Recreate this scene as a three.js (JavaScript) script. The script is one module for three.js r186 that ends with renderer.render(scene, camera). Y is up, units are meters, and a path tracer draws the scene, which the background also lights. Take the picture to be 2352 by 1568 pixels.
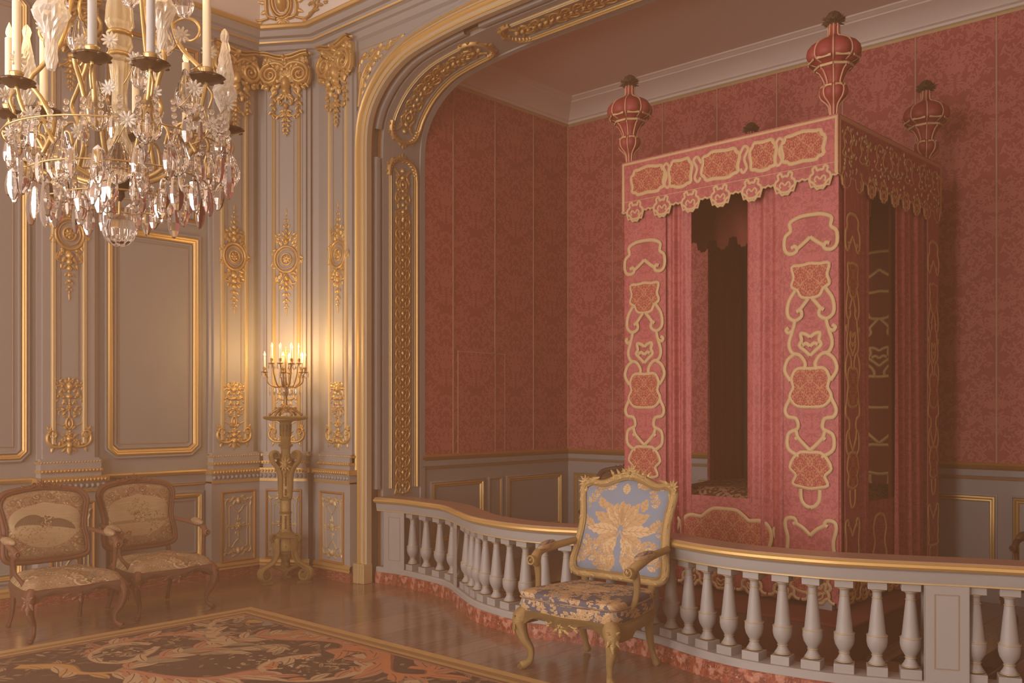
import * as THREE from 'three';
import { mergeGeometries, toCreasedNormals } from 'three/addons/utils/BufferGeometryUtils.js';
import { RoundedBoxGeometry } from 'three/addons/geometries/RoundedBoxGeometry.js';
import { RectAreaLightUniformsLib } from 'three/addons/lights/RectAreaLightUniformsLib.js';
import { SimplexNoise } from 'three/addons/math/SimplexNoise.js';

// ---------------------------------------------------------------- camera, light, exposure
const W = 2352, H = 1568, FOCAL = 2150;                       // pixels
const scene = new THREE.Scene();
const camera = new THREE.PerspectiveCamera(2 * Math.atan(H / 2 / FOCAL) * 180 / Math.PI, W / H, 0.05, 60);
camera.position.set(0, 1.6, 0);
camera.rotation.y = THREE.MathUtils.degToRad(42.2);
camera.setViewOffset(W, H, 0, -159, W, H);                    // shift lens: horizon at pixel row 943
camera.updateProjectionMatrix();
const renderer = new THREE.WebGLRenderer();
renderer.toneMapping = THREE.LinearToneMapping;
renderer.toneMappingExposure = 0.42;
renderer.shadowMap.enabled = true;
RectAreaLightUniformsLib.init();
scene.background = new THREE.Color(0.55, 0.62, 0.72);
const HAZE = 0.036;
if (HAZE > 0) scene.fog = new THREE.FogExp2(new THREE.Color(0.95, 0.43, 0.20), HAZE);
const DAY = new THREE.Color(1.0, 0.96, 0.93), DAY_POWER = 37;     // daylight through the tall windows
const FLAME = new THREE.Color(1.0, 0.66, 0.28);

// ---------------------------------------------------------------- helpers
let seed = 7;
const rnd = () => { seed = (seed * 1664525 + 1013904223) >>> 0; return seed / 4294967296; };
const rr = (a, b) => a + (b - a) * rnd();
const V3 = (x, y, z) => new THREE.Vector3(x, y, z);
const lin = (r, g, b) => new THREE.Color(r, g, b);
const srgb = (r, g, b) => new THREE.Color().setRGB(r / 255, g / 255, b / 255, THREE.SRGBColorSpace);
const counts = {};
function numbered(n) { const k = counts[n] = (counts[n] ?? -1) + 1; return k ? n + '_' + String(k).padStart(3, '0') : n; }
function mesh(name, geo, mat, parent) {
  const m = new THREE.Mesh(Array.isArray(geo) ? join(geo) : geo, mat);
  m.name = numbered(name); m.castShadow = m.receiveShadow = true; (parent ?? scene).add(m); return m;
}
function join(list) {
  const gs = list.filter(Boolean).map((g) => {
    let h = g.index ? g.toNonIndexed() : g;
    for (const k of Object.keys(h.attributes)) if (!['position', 'normal', 'uv'].includes(k)) h.deleteAttribute(k);
    if (!h.attributes.normal) h.computeVertexNormals();
    if (!h.attributes.uv) h.setAttribute('uv', new THREE.BufferAttribute(new Float32Array(h.attributes.position.count * 2), 2));
    return h;
  });
  return gs.length === 1 ? gs[0] : mergeGeometries(gs);
}
function group(name, parent) { const g = new THREE.Group(); g.name = numbered(name); (parent ?? scene).add(g); return g; }
function thing(name, label, category, [x, y, z] = [0, 0, 0], turn = 0, grp) {
  const o = group(name); o.position.set(x, y, z); o.rotation.y = turn; o.userData = { label, category };
  if (grp) o.userData.group = grp; return o;
}
function struct(o, label) { o.userData.kind = 'structure'; if (label) o.userData.label = label; return o; }
function box(x0, x1, y0, y1, z0, z1) { const g = new THREE.BoxGeometry(x1 - x0, y1 - y0, z1 - z0); g.translate((x0 + x1) / 2, (y0 + y1) / 2, (z0 + z1) / 2); return g; }
function rbox(x0, x1, y0, y1, z0, z1, r = 0.006) { const g = new RoundedBoxGeometry(x1 - x0, y1 - y0, z1 - z0, 2, r); g.translate((x0 + x1) / 2, (y0 + y1) / 2, (z0 + z1) / 2); return g; }
function lathe(pts, seg = 24) { return new THREE.LatheGeometry(pts.map(([r, y]) => new THREE.Vector2(r, y)), seg); }
function poly(pts, faces) {                                     // raw quads / triangles
  const p = [], ix = [];
  for (const v of pts) p.push(...v);
  for (const f of faces) { ix.push(f[0], f[1], f[2]); if (f.length > 3) ix.push(f[0], f[2], f[3]); }
  const g = new THREE.BufferGeometry(); g.setAttribute('position', new THREE.Float32BufferAttribute(p, 3)); g.setIndex(ix); g.computeVertexNormals(); return g;
}
// grid surface from f(u,v) -> [x,y,z], uv given in metres by size
function grid(nu, nv, f, uvf) {
  const p = [], uv = [], ix = [];
  for (let j = 0; j <= nv; j++) for (let i = 0; i <= nu; i++) { const q = f(i / nu, j / nv); p.push(q[0], q[1], q[2]); const t = uvf ? uvf(i / nu, j / nv, q) : [i / nu, j / nv]; uv.push(t[0], t[1]); }
  for (let j = 0; j < nv; j++) for (let i = 0; i < nu; i++) { const a = j * (nu + 1) + i, b = a + 1, c = a + nu + 1, d = c + 1; ix.push(a, b, d, a, d, c); }
  const g = new THREE.BufferGeometry(); g.setAttribute('position', new THREE.Float32BufferAttribute(p, 3)); g.setAttribute('uv', new THREE.Float32BufferAttribute(uv, 2)); g.setIndex(ix); g.computeVertexNormals(); return g;
}
// sweep of a 2D profile along frames: frames = [{o:Vector3, a:Vector3, b:Vector3}] ; profile points (p,q) -> o + a*p + b*q. creased normals
function sweep(frames, prof, closedProf = false, closedPath = false, crease = 0.6) {
  const n = prof.length, m = frames.length, p = [], uv = [], ix = [];
  let len = 0;
  for (let i = 0; i < m; i++) {
    const { o, a, b } = frames[i]; if (i) len += frames[i].o.distanceTo(frames[i - 1].o);
    let w = 0;
    for (let k = 0; k < n; k++) { const [x, y] = prof[k]; if (k) w += Math.hypot(x - prof[k - 1][0], y - prof[k - 1][1]); p.push(o.x + a.x * x + b.x * y, o.y + a.y * x + b.y * y, o.z + a.z * x + b.z * y); uv.push(w, len); }
  }
  for (let i = 0; i < (closedPath ? m : m - 1); i++) for (let k = 0; k < (closedProf ? n : n - 1); k++) {
    const i2 = (i + 1) % m, k2 = (k + 1) % n, A = i * n + k, B = i * n + k2, C = i2 * n + k2, D = i2 * n + k; ix.push(A, B, C, A, C, D);
  }
  const g = new THREE.BufferGeometry(); g.setAttribute('position', new THREE.Float32BufferAttribute(p, 3)); g.setAttribute('uv', new THREE.Float32BufferAttribute(uv, 2)); g.setIndex(ix);
  return crease ? toCreasedNormals(g, crease) : (g.computeVertexNormals(), g);
}
// tube of varying radius along a 3D curve through pts; rad(t) or number; sq = squash of the section
function tube(pts, rad, seg = 24, sides = 8, caps = true) {
  const c = pts instanceof THREE.Curve ? pts : new THREE.CatmullRomCurve3(pts.map((q) => (q.isVector3 ? q : V3(...q))), false, 'centripetal');
  const R = typeof rad === 'function' ? rad : () => rad, fr = c.computeFrenetFrames(seg, false), p = [], ix = [], uv = [];
  for (let i = 0; i <= seg; i++) {
    const t = i / seg, o = c.getPointAt(t), r = R(t);
    for (let k = 0; k < sides; k++) { const a = k / sides * Math.PI * 2, x = Math.cos(a) * r, y = Math.sin(a) * r, N = fr.normals[i], B = fr.binormals[i]; p.push(o.x + N.x * x + B.x * y, o.y + N.y * x + B.y * y, o.z + N.z * x + B.z * y); uv.push(k / sides, t); }
  }
  for (let i = 0; i < seg; i++) for (let k = 0; k < sides; k++) { const k2 = (k + 1) % sides, A = i * sides + k, B = i * sides + k2, C = A + sides, D = B + sides; ix.push(A, B, D, A, D, C); }
  if (caps) for (const [i, s] of [[0, 1], [seg, -1]]) { const o = c.getPointAt(i / seg); p.push(o.x, o.y, o.z); uv.push(0, 0); const q = p.length / 3 - 1; for (let k = 0; k < sides; k++) { const A = i * sides + k, B = i * sides + (k + 1) % sides; s > 0 ? ix.push(q, B, A) : ix.push(q, A, B); } }
  const g = new THREE.BufferGeometry(); g.setAttribute('position', new THREE.Float32BufferAttribute(p, 3)); g.setAttribute('uv', new THREE.Float32BufferAttribute(uv, 2)); g.setIndex(ix); g.computeVertexNormals(); return g;
}
function bar(a, b, r, sides = 8) { return tube(new THREE.LineCurve3(a.isVector3 ? a : V3(...a), b.isVector3 ? b : V3(...b)), r, 1, sides); }
function ball(x, y, z, r, sy = 1, w = 10, h = 8) { const g = new THREE.SphereGeometry(r, w, h); g.scale(1, sy, 1); g.translate(x, y, z); return g; }
function T(g, { p = [0, 0, 0], r = [0, 0, 0], s = 1 } = {}) { const m = new THREE.Matrix4().compose(V3(...p), new THREE.Quaternion().setFromEuler(new THREE.Euler(...r)), Array.isArray(s) ? V3(...s) : V3(s, s, s)); g.applyMatrix4(m); return g; }
// flat shape (list of [x,y]) -> smooth closed outline
function outline(pts, n = 6) {
  const c = new THREE.CatmullRomCurve3(pts.map(([x, y]) => V3(x, y, 0)), true, 'centripetal');
  return c.getPoints(pts.length * n).slice(0, -1).map((v) => [v.x, v.y]);
}
function shapeOf(pts) { const s = new THREE.Shape(); pts.forEach(([x, y], i) => (i ? s.lineTo(x, y) : s.moveTo(x, y))); s.closePath(); return s; }
function extrude(pts, depth, bevel = 0, holes) {
  const s = shapeOf(pts); for (const h of holes ?? []) { const q = new THREE.Path(); h.forEach(([x, y], i) => (i ? q.lineTo(x, y) : q.moveTo(x, y))); q.closePath(); s.holes.push(q); }
  return new THREE.ExtrudeGeometry(s, { depth, bevelEnabled: bevel > 0, bevelSize: bevel, bevelThickness: bevel, bevelSegments: 2, curveSegments: 4 });
}
// closed 2D outline swept with a profile (p outward, q along +z)
function frameAlong(pts, prof, crease = 0.7, closed = true) {
  const n = pts.length, fr = [];
  for (let i = 0; i < n; i++) {
    const A = pts[(i - 1 + n) % n], B = pts[i], C = pts[(i + 1) % n];
    let t1 = [B[0] - A[0], B[1] - A[1]], t2 = [C[0] - B[0], C[1] - B[1]];
    if (!closed && i === 0) t1 = t2; if (!closed && i === n - 1) t2 = t1;
    const l1 = Math.hypot(...t1) || 1, l2 = Math.hypot(...t2) || 1; t1 = t1.map((x) => x / l1); t2 = t2.map((x) => x / l2);
    let nx = -(t1[1] + t2[1]), ny = t1[0] + t2[0]; const l = Math.hypot(nx, ny) || 1; nx /= l; ny /= l;
    const k = 1 / Math.max(0.35, nx * -t1[1] + ny * t1[0]);
    fr.push({ o: V3(B[0], B[1], 0), a: V3(nx * k, ny * k, 0), b: V3(0, 0, 1) });
  }
  return sweep(fr, prof, false, closed, crease);
}
const rectPts = (x0, x1, y0, y1) => [[x0, y0], [x0, y1], [x1, y1], [x1, y0]];           // clockwise: outward normal is to the left
// rectangle with cut corners, clockwise
const cutRect = (x0, x1, y0, y1, c) => [[x0 + c, y0], [x0, y0 + c], [x0, y1 - c], [x0 + c, y1], [x1 - c, y1], [x1, y1 - c], [x1, y0 + c], [x1 - c, y0]];
// ---------------------------------------------------------------- materials
const simplex = new SimplexNoise({ random: (() => { let s = 11; return () => { s = (s * 1664525 + 1013904223) >>> 0; return s / 4294967296; }; })() });
const fbm = (x, y, o = 4) => { let a = 0, k = 1, n = 0; for (let i = 0; i < o; i++) { a += simplex.noise(x, y) * k; n += k; x = x * 2.03 + 7.1; y = y * 2.03 + 3.7; k *= 0.5; } return a / n; };
function dataTex(w, h, f, srgbSpace = true, rep) {
  const d = new Uint8Array(w * h * 4);
  for (let j = 0; j < h; j++) for (let i = 0; i < w; i++) { const c = f(i / w, j / h), k = (j * w + i) * 4; d[k] = c[0]; d[k + 1] = c[1]; d[k + 2] = c[2]; d[k + 3] = 255; }
  const t = new THREE.DataTexture(d, w, h, THREE.RGBAFormat); t.magFilter = THREE.LinearFilter; t.minFilter = THREE.LinearMipmapLinearFilter; t.generateMipmaps = true; t.wrapS = t.wrapT = THREE.RepeatWrapping;
  if (srgbSpace) t.colorSpace = THREE.SRGBColorSpace; if (rep) t.repeat.set(...rep); t.needsUpdate = true; return t;
}
function canvasTex(w, h, draw, rep) {
  const c = document.createElement('canvas'); c.width = w; c.height = h; draw(c.getContext('2d'), w, h);
  const t = new THREE.CanvasTexture(c); t.colorSpace = THREE.SRGBColorSpace; t.wrapS = t.wrapT = THREE.RepeatWrapping; if (rep) t.repeat.set(...rep); return t;
}
const std = (o) => new THREE.MeshStandardMaterial({ side: THREE.DoubleSide, ...o });
const mix = (a, b, t) => a.map((x, i) => x + (b[i] - x) * t);
const M = {};
M.white = std({ color: lin(0.34, 0.31, 0.288), roughness: 0.5 });
M.whiteWarm = std({ color: lin(0.285, 0.26, 0.236), roughness: 0.75 });
M.plaster = std({ color: lin(0.78, 0.68, 0.6), roughness: 0.8 });
M.line = std({ color: lin(0.30, 0.21, 0.14), roughness: 0.7 });
M.gold = std({ color: lin(0.62, 0.395, 0.145), roughness: 0.42, metalness: 0.5 });
M.goldPale = std({ color: lin(0.58, 0.42, 0.21), roughness: 0.45, metalness: 0.35 });
M.goldBrown = std({ color: lin(0.46, 0.22, 0.06), roughness: 0.5, metalness: 0.35 });
M.bronze = std({ color: lin(0.36, 0.22, 0.09), roughness: 0.4, metalness: 0.6 });
M.bronzeDark = std({ color: lin(0.13, 0.075, 0.035), roughness: 0.45, metalness: 0.5 });
M.cream = std({ color: lin(0.50, 0.39, 0.25), roughness: 0.45 });
M.carved = std({ color: lin(0.56, 0.30, 0.09), roughness: 0.45, metalness: 0.4 });
// chased and carved surfaces: fine relief only
const chase = dataTex(256, 256, (u, v) => { const n = fbm(u * 9, v * 9, 4), m = Math.sin(u * 75 + n * 5) * Math.sin(v * 75 + n * 4); const k = 128 + 60 * m + 50 * n; return [k, k, k]; }, false, [2, 10]);
// ---------------------------------------------------------------- the room shell
const XL = -8.12, ZA = -5.55, XR = 1.12, ZW = 4.4, YC = 6.05;     // main room: left wall, arch wall, right wall, window wall, ceiling
const XAL = -6.83, XAR = -0.17, ZB = -8.5, YA = 5.12, AX = -3.5;  // alcove
const CH0 = [XL, -5.2], CH1 = [-7.6, ZA];                         // ends of the canted corner

// ---- damask: mirrored ogee pattern with leaves, woven in two close reds
function damaskValue(u, v) {                                       // u,v in repeats
  const x = Math.abs((((u % 1) + 1) % 1) - 0.5) * 2;               // 0 centre .. 1 edge
  let y = (((v % 1) + 1) % 1);
  const og = Math.abs(Math.abs(x - (0.5 + 0.42 * Math.cos(y * Math.PI * 2))) - 0.0);
  const leaf = Math.sin(x * 17 + Math.sin(y * 19) * 2.4) * Math.cos(y * 31 - x * 9) ;
  const n = fbm(x * 4.2 + 3, y * 5.5 + 11, 3);
  const c = Math.hypot(x * 0.9, (y - 0.5) * 1.5), d = Math.hypot((1 - x) * 0.9, (Math.min(y, 1 - y)) * 1.5);
  let s = n * 1.1 + leaf * 0.42 + (og < 0.12 ? 0.75 : 0) + Math.cos(c * 22) * 0.35 * (c < 0.42) + Math.cos(d * 22) * 0.35 * (d < 0.42);
  return s;
}
function damaskTex(base, up, w = 512, h = 640, rep) {
  return dataTex(w, h, (u, v) => { const s = damaskValue(u, v), t = THREE.MathUtils.smoothstep(s, 0.02, 0.32), g = 1 + 0.06 * simplex.noise(u * 90, v * 240) ; const c = mix(base, up, t); return c.map((k) => Math.min(255, k * g)); }, true, rep);
}
// the same kind of cloth drawn: a crowned palmette in a leafy ogee, mirrored left and right, half a drop between rows
function damaskCloth(base, up, w, h, rep) {
  return canvasTex(w, h, (c) => {
    c.fillStyle = base; c.fillRect(0, 0, w, h);
    const k = w / 512, leaf = (x, y, a, l, b) => { c.save(); c.translate(x, y); c.rotate(a); c.beginPath(); c.moveTo(0, 0); c.bezierCurveTo(l * 0.25, -b, l * 0.7, -b, l, 0); c.bezierCurveTo(l * 0.6, b * 0.5, l * 0.3, b * 0.7, 0, 0); c.fill(); c.restore(); };
    const curl = (x, y, r, s, a0) => { c.lineWidth = 7; c.beginPath(); for (let t = 0; t < 7.5; t += 0.25) { const R = r * (1 - t / 9), px = x + s * Math.cos(a0 + t) * R, py = y + Math.sin(a0 + t) * R; t ? c.lineTo(px, py) : c.moveTo(px, py); } c.stroke(); for (let t = 0; t < 5; t += 0.8) leaf(x + s * Math.cos(a0 + t) * r * (1 - t / 9), y + Math.sin(a0 + t) * r * (1 - t / 9), s > 0 ? a0 + t : Math.PI - a0 - t, r * 0.5, r * 0.16); };
    const motif = (cx, cy) => { for (const s of [1, -1]) { const L = (x, y, a, l, b) => leaf(cx + s * x, cy + y, s > 0 ? a : Math.PI - a, l, b);
      for (let i = 0; i < 7; i++) L(4, 20 - i * 6, -1.4 + i * 0.36, 86 - i * 5, 17); for (let i = 0; i < 5; i++) L(6, 60 + i * 12, -0.5 + i * 0.35, 50, 13);
      for (let i = 0; i < 14; i++) { const t = i / 13, x = 20 + 150 * Math.sin(t * Math.PI), y = 150 - t * 300; L(x, y, -1.5 + Math.cos(t * 3.1) * 0.9 + (i % 2 ? 0.8 : -0.8), 44, 12); }
      c.lineWidth = 9; c.beginPath(); for (let i = 0; i <= 20; i++) { const t = i / 20, x = cx + s * (10 + 165 * Math.sin(t * Math.PI)), y = cy + 165 - t * 330; i ? c.lineTo(x, y) : c.moveTo(x, y); } c.stroke();
      curl(cx + s * 95, cy - 60, 30, s, 0.5); curl(cx + s * 105, cy + 70, 28, -s, 1.5); curl(cx + s * 45, cy + 120, 20, s, 2); curl(cx + s * 50, cy - 130, 22, s, 0); } };
    c.save(); c.scale(k, k); c.fillStyle = c.strokeStyle = up; const H0 = h / k;
    for (let i = 0; i < 150; i++) { const x = rnd() * 250, y = rnd() * H0, a = rnd() * 6.28, l = 26 + rnd() * 26; for (const s of [1, -1]) for (const d of [-H0, 0, H0]) { const A = s > 0 ? a : Math.PI - a; leaf(256 + s * x, y + d, A, l, l * 0.26); leaf(256 + s * x, y + d, A + s * 0.9, l * 0.7, l * 0.2); } }
    for (const y of [-H0 / 2, H0 / 2, H0 * 1.5]) motif(256, y); for (const y of [0, H0]) { motif(0, y); motif(512, y); }
    c.restore();
    for (let i = 0; i < w * h / 24; i++) { c.fillStyle = i % 2 ? 'rgba(0,0,0,0.05)' : 'rgba(255,220,200,0.035)'; c.fillRect(rnd() * w, rnd() * h, 1.5, 4 + rnd() * 8); }
  }, rep);
}
M.damask = std({ map: damaskCloth('#a84a44', '#c0685f', 768, 960, [1 / 0.655, 1 / 0.82]), roughness: 0.62 });
M.damaskPlain = std({ color: srgb(128, 60, 52), roughness: 0.65 });
M.braid = std({ color: lin(0.52, 0.27, 0.16), roughness: 0.5 });

// ---- marble
M.marble = std({
  map: dataTex(1024, 256, (u, v) => {
    const x = u * 8, y = v * 2, w1 = fbm(x * 1.3, y * 1.3 + 5, 4), n = fbm(x * 3 + w1 * 2, y * 3, 5), vein = Math.abs(fbm(x * 2.2 + w1 * 1.5 + 30, y * 2.2 + 9, 4));
    let c = mix([150, 74, 52], [116, 58, 42], THREE.MathUtils.clamp(n * 1.5 + 0.5, 0, 1));
    c = mix(c, [178, 118, 96], THREE.MathUtils.smoothstep(fbm(x * 1.7 + 60, y * 1.7, 4), 0.12, 0.45));
    c = mix(c, [190, 160, 146], 1 - THREE.MathUtils.smoothstep(vein, 0.0, 0.06));
    return c;
  }, true, [1 / 2, 1 / 0.5]), roughness: 0.28,
});

// ---- floor: long oak boards
{
  const oak = [];
  for (let k = 0; k < 3; k++) oak.push(std({
    map: dataTex(128, 512, (u, v) => { const g = fbm(u * 22 + k * 31, v * 2.2 + k * 17, 4), f = simplex.noise(u * 160, v * 7 + k * 9); const t = THREE.MathUtils.clamp(0.5 + g * 0.55 + f * 0.12, 0, 1); return mix([112, 82, 62], [156, 124, 102], t).map((c) => c * (0.94 + 0.06 * k)); }),
    roughness: 0.16,
  }));
  const fl = struct(group('floor'));
  mesh('subfloor', box(XL - 0.3, XR + 0.3, -0.25, -0.022, ZB - 0.3, ZW + 0.3), std({ color: srgb(74, 44, 26), roughness: 0.5 }), fl);
  const mk = (w, l) => { const g = new THREE.BoxGeometry(w - 0.0022, 0.022, l - 0.0022); g.translate(0, -0.011, 0); return g; };
  const W0 = 0.21, L0 = 1.9, gA = mk(W0, L0), gB = mk(W0, L0 / 2);
  // the boards that the photograph shows are parts; further ones, hidden or outside the frame, are joined
  const far = [];
  for (let i = 0, x = XL + W0 / 2; x < XR; i++, x += W0) {
    let z = ZW + 0.1 - (i % 2 ? L0 / 2 : 0) - L0 / 2;
    for (; z > -5.75 - L0 / 2; z -= L0) {
      const seen = x < -2.4 && z < -1.2;
      if (seen) { const b = mesh('floorboard', gA, oak[Math.floor(rnd() * 3)], fl); b.position.set(x, 0, z); } else { const g = gA.clone(); g.translate(x, 0, z); far.push(g); }
    }
  }
  for (let x = XAL - 0.3 + W0 / 2; x < XAR + 0.3; x += W0) { const g = mk(W0, 2.55); g.translate(x, 0, -7.35 + 0.02); far.push(g); }
  mesh('boards_beyond', far, oak[1], fl).userData.kind = 'stuff';
}

// ---- the arch of the alcove: path with outward normals, from the left foot over the crown to the right foot
const archPts = (() => {
  const left = [[-6.82, 0], [-6.82, 1], [-6.82, 2], [-6.82, 3], [-6.82, 3.7], [-6.82, 4.08], [-6.805, 4.23], [-6.745, 4.39], [-6.57, 4.58], [-6.32, 4.715], [-6.03, 4.775], [-5.55, 4.82], [-4.95, 4.836], [-4.2, 4.846], [AX, 4.85]];
  const all = [...left, ...left.slice(0, -1).reverse().map(([x, y]) => [2 * AX - x, y])];
  const c = new THREE.CatmullRomCurve3(all.map(([x, y]) => V3(x, y, 0)), false, 'centripetal');
  const L = c.getLength(), n = 180, out = [];
  for (let i = 0; i <= n; i++) { const t = i / n, o = c.getPointAt(t), d = c.getTangentAt(t); out.push({ o, n: V3(-d.y, d.x, 0), s: t * L }); }
  return { pts: out, L, curve: c };
})();
const archAt = (s) => { const t = THREE.MathUtils.clamp(s / archPts.L, 0, 1), o = archPts.curve.getPointAt(t), d = archPts.curve.getTangentAt(t); return { o, n: V3(-d.y, d.x, 0) }; };
const archSweep = (prof, from = 0, to = archPts.L) => sweep(archPts.pts.filter((q) => q.s >= from - 1e-6 && q.s <= to + 1e-6).map((q) => ({ o: q.o, a: q.n, b: V3(0, 0, 1) })), prof);

// ---- solid walls
function wallWithHole(outer, hole) { return extrude(outer, 1, 0, hole); }
const wallArch = struct(group('wall_arch'));
{
  const off = archPts.pts.map((q) => [q.o.x + q.n.x * 0.07, q.o.y + q.n.y * 0.07]);
  const pts = [[-7.6, 0], ...off.map((p) => p), [XR + 0.3, 0], [XR + 0.3, YC + 0.2], [-7.6, YC + 0.2]];
  const g = extrude(pts, 0.68); g.translate(0, 0, ZA - 0.68); mesh('wall_surface', g, M.white, wallArch);
  const left = box(XL - 0.3, -7.58, 0, YC + 0.2, ZA - 0.68, ZA - 0.3); mesh('wall_core', left, M.white, wallArch);
}
const wallLeft = struct(group('wall_left')); wallLeft.position.set(XL, 0, 0); wallLeft.rotation.y = Math.PI / 2;    // local x = -z world
// daylight comes through a tall window of this wall, to the left of the frame
const WIN = [[-2.9, 1.6]], WY0 = 0.35, WY1 = 4.6;   // [local x of the centre, width]
{
  const g = extrude([[-ZW - 0.3, 0], [5.2, 0], [5.2, YC + 0.2], [-ZW - 0.3, YC + 0.2]], 0.35, 0, WIN.map(([x, w]) => rectPts(x - w / 2, x + w / 2, WY0, WY1))); g.translate(0, 0, -0.35);
  mesh('wall_surface', g, M.whiteWarm, wallLeft);
  const glow = std({ color: lin(0.8, 0.8, 0.8), emissive: DAY, emissiveIntensity: 2.0, roughness: 0.9 });
  WIN.forEach(([x, w], i) => {
    const o = struct(group('window_' + (i + 1))); o.position.copy(wallLeft.position); o.rotation.copy(wallLeft.rotation);
    mesh('blind', box(x - w / 2, x + w / 2, WY0, WY1, -0.3, -0.28), glow, o);
    const bars = [];
    for (const q of [x - w / 2, x - 0.03, x + w / 2 - 0.06]) bars.push(box(q, q + 0.06, WY0, WY1, -0.24, -0.18));
    for (let k = 0; k <= 5; k++) { const y = WY0 + (WY1 - WY0 - 0.05) * k / 5; bars.push(box(x - w / 2, x + w / 2, y, y + 0.05, -0.24, -0.18)); }
    mesh('casement', bars, M.white, o);
    const L = new THREE.RectAreaLight(DAY, DAY_POWER * 1.25, w, WY1 - WY0); L.name = 'daylight_' + (i + 1);
    L.position.set(XL - 0.12, (WY0 + WY1) / 2, -x); L.lookAt(0, (WY0 + WY1) / 2, -x); scene.add(L);
  });
}
const chA = Math.atan2(CH1[1] - CH0[1] > 0 ? 0 : -(CH1[1] - CH0[1]), CH1[0] - CH0[0]);
const CHW = Math.hypot(CH1[0] - CH0[0], CH1[1] - CH0[1]);
const wallCorner = struct(group('wall_corner')); wallCorner.position.set(CH0[0], 0, CH0[1]); wallCorner.rotation.y = chA;
mesh('wall_surface', box(-0.12, CHW + 0.1, 0, YC + 0.2, -0.3, 0), M.white, wallCorner);
const wallRight = struct(group('wall_right')); mesh('wall_surface', box(XR, XR + 0.3, 0, YC + 0.2, ZA - 0.2, ZW + 0.3), M.plaster, wallRight);
const wallAL = struct(group('wall_alcove_left')); mesh('wall_surface', box(XAL - 0.3, XAL - 0.02, 0, YA + 0.2, ZB - 0.3, ZA - 0.6), M.damaskPlain, wallAL);
const wallAB = struct(group('wall_alcove_back')); mesh('wall_surface', box(XAL - 0.3, XAR + 0.3, 0, YA + 0.2, ZB - 0.3, ZB - 0.02), M.damaskPlain, wallAB);
const wallAR = struct(group('wall_alcove_right')); mesh('wall_surface', box(XAR, XAR + 0.3, 0, YA + 0.2, ZB - 0.3, ZA - 0.6), M.damaskPlain, wallAR);
const ceil = struct(group('ceiling')); mesh('ceiling_surface', box(XL - 0.3, XR + 0.3, YC, YC + 0.25, ZA - 0.7, ZW + 0.3), M.plaster, ceil);
const ceilA = struct(group('ceiling_alcove')); mesh('ceiling_surface', box(XAL - 0.3, XAR + 0.3, YA, YA + 0.25, ZB - 0.3, ZA - 0.6), M.plaster, ceilA);

const wallBack = struct(group('wall_back'));
{ // the wall behind the photographer has two more windows
  const w = 1.5, BX = [[-5.3, 1.15], [-1.9, 1.35]], g = extrude([[XL - 0.3, 0], [XR + 0.3, 0], [XR + 0.3, YC + 0.2], [XL - 0.3, YC + 0.2]], 0.3, 0, BX.map(([x]) => rectPts(x - w / 2, x + w / 2, WY0, WY1))); g.translate(0, 0, ZW); mesh('wall_surface', g, M.whiteWarm, wallBack);
  BX.forEach(([x, k], i) => {
    const o = struct(group('window_' + (i + 2))); mesh('blind', box(x - w / 2, x + w / 2, WY0, WY1, ZW + 0.25, ZW + 0.27), std({ color: lin(0.8, 0.8, 0.8), emissive: DAY, emissiveIntensity: 2.0, roughness: 0.9 }), o);
    const L = new THREE.RectAreaLight(DAY, DAY_POWER * k, w, WY1 - WY0); L.name = 'daylight_' + (i + 2); L.position.set(x, (WY0 + WY1) / 2, ZW + 0.1); L.lookAt(x, (WY0 + WY1) / 2, 0); scene.add(L);
  });
}
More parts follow.
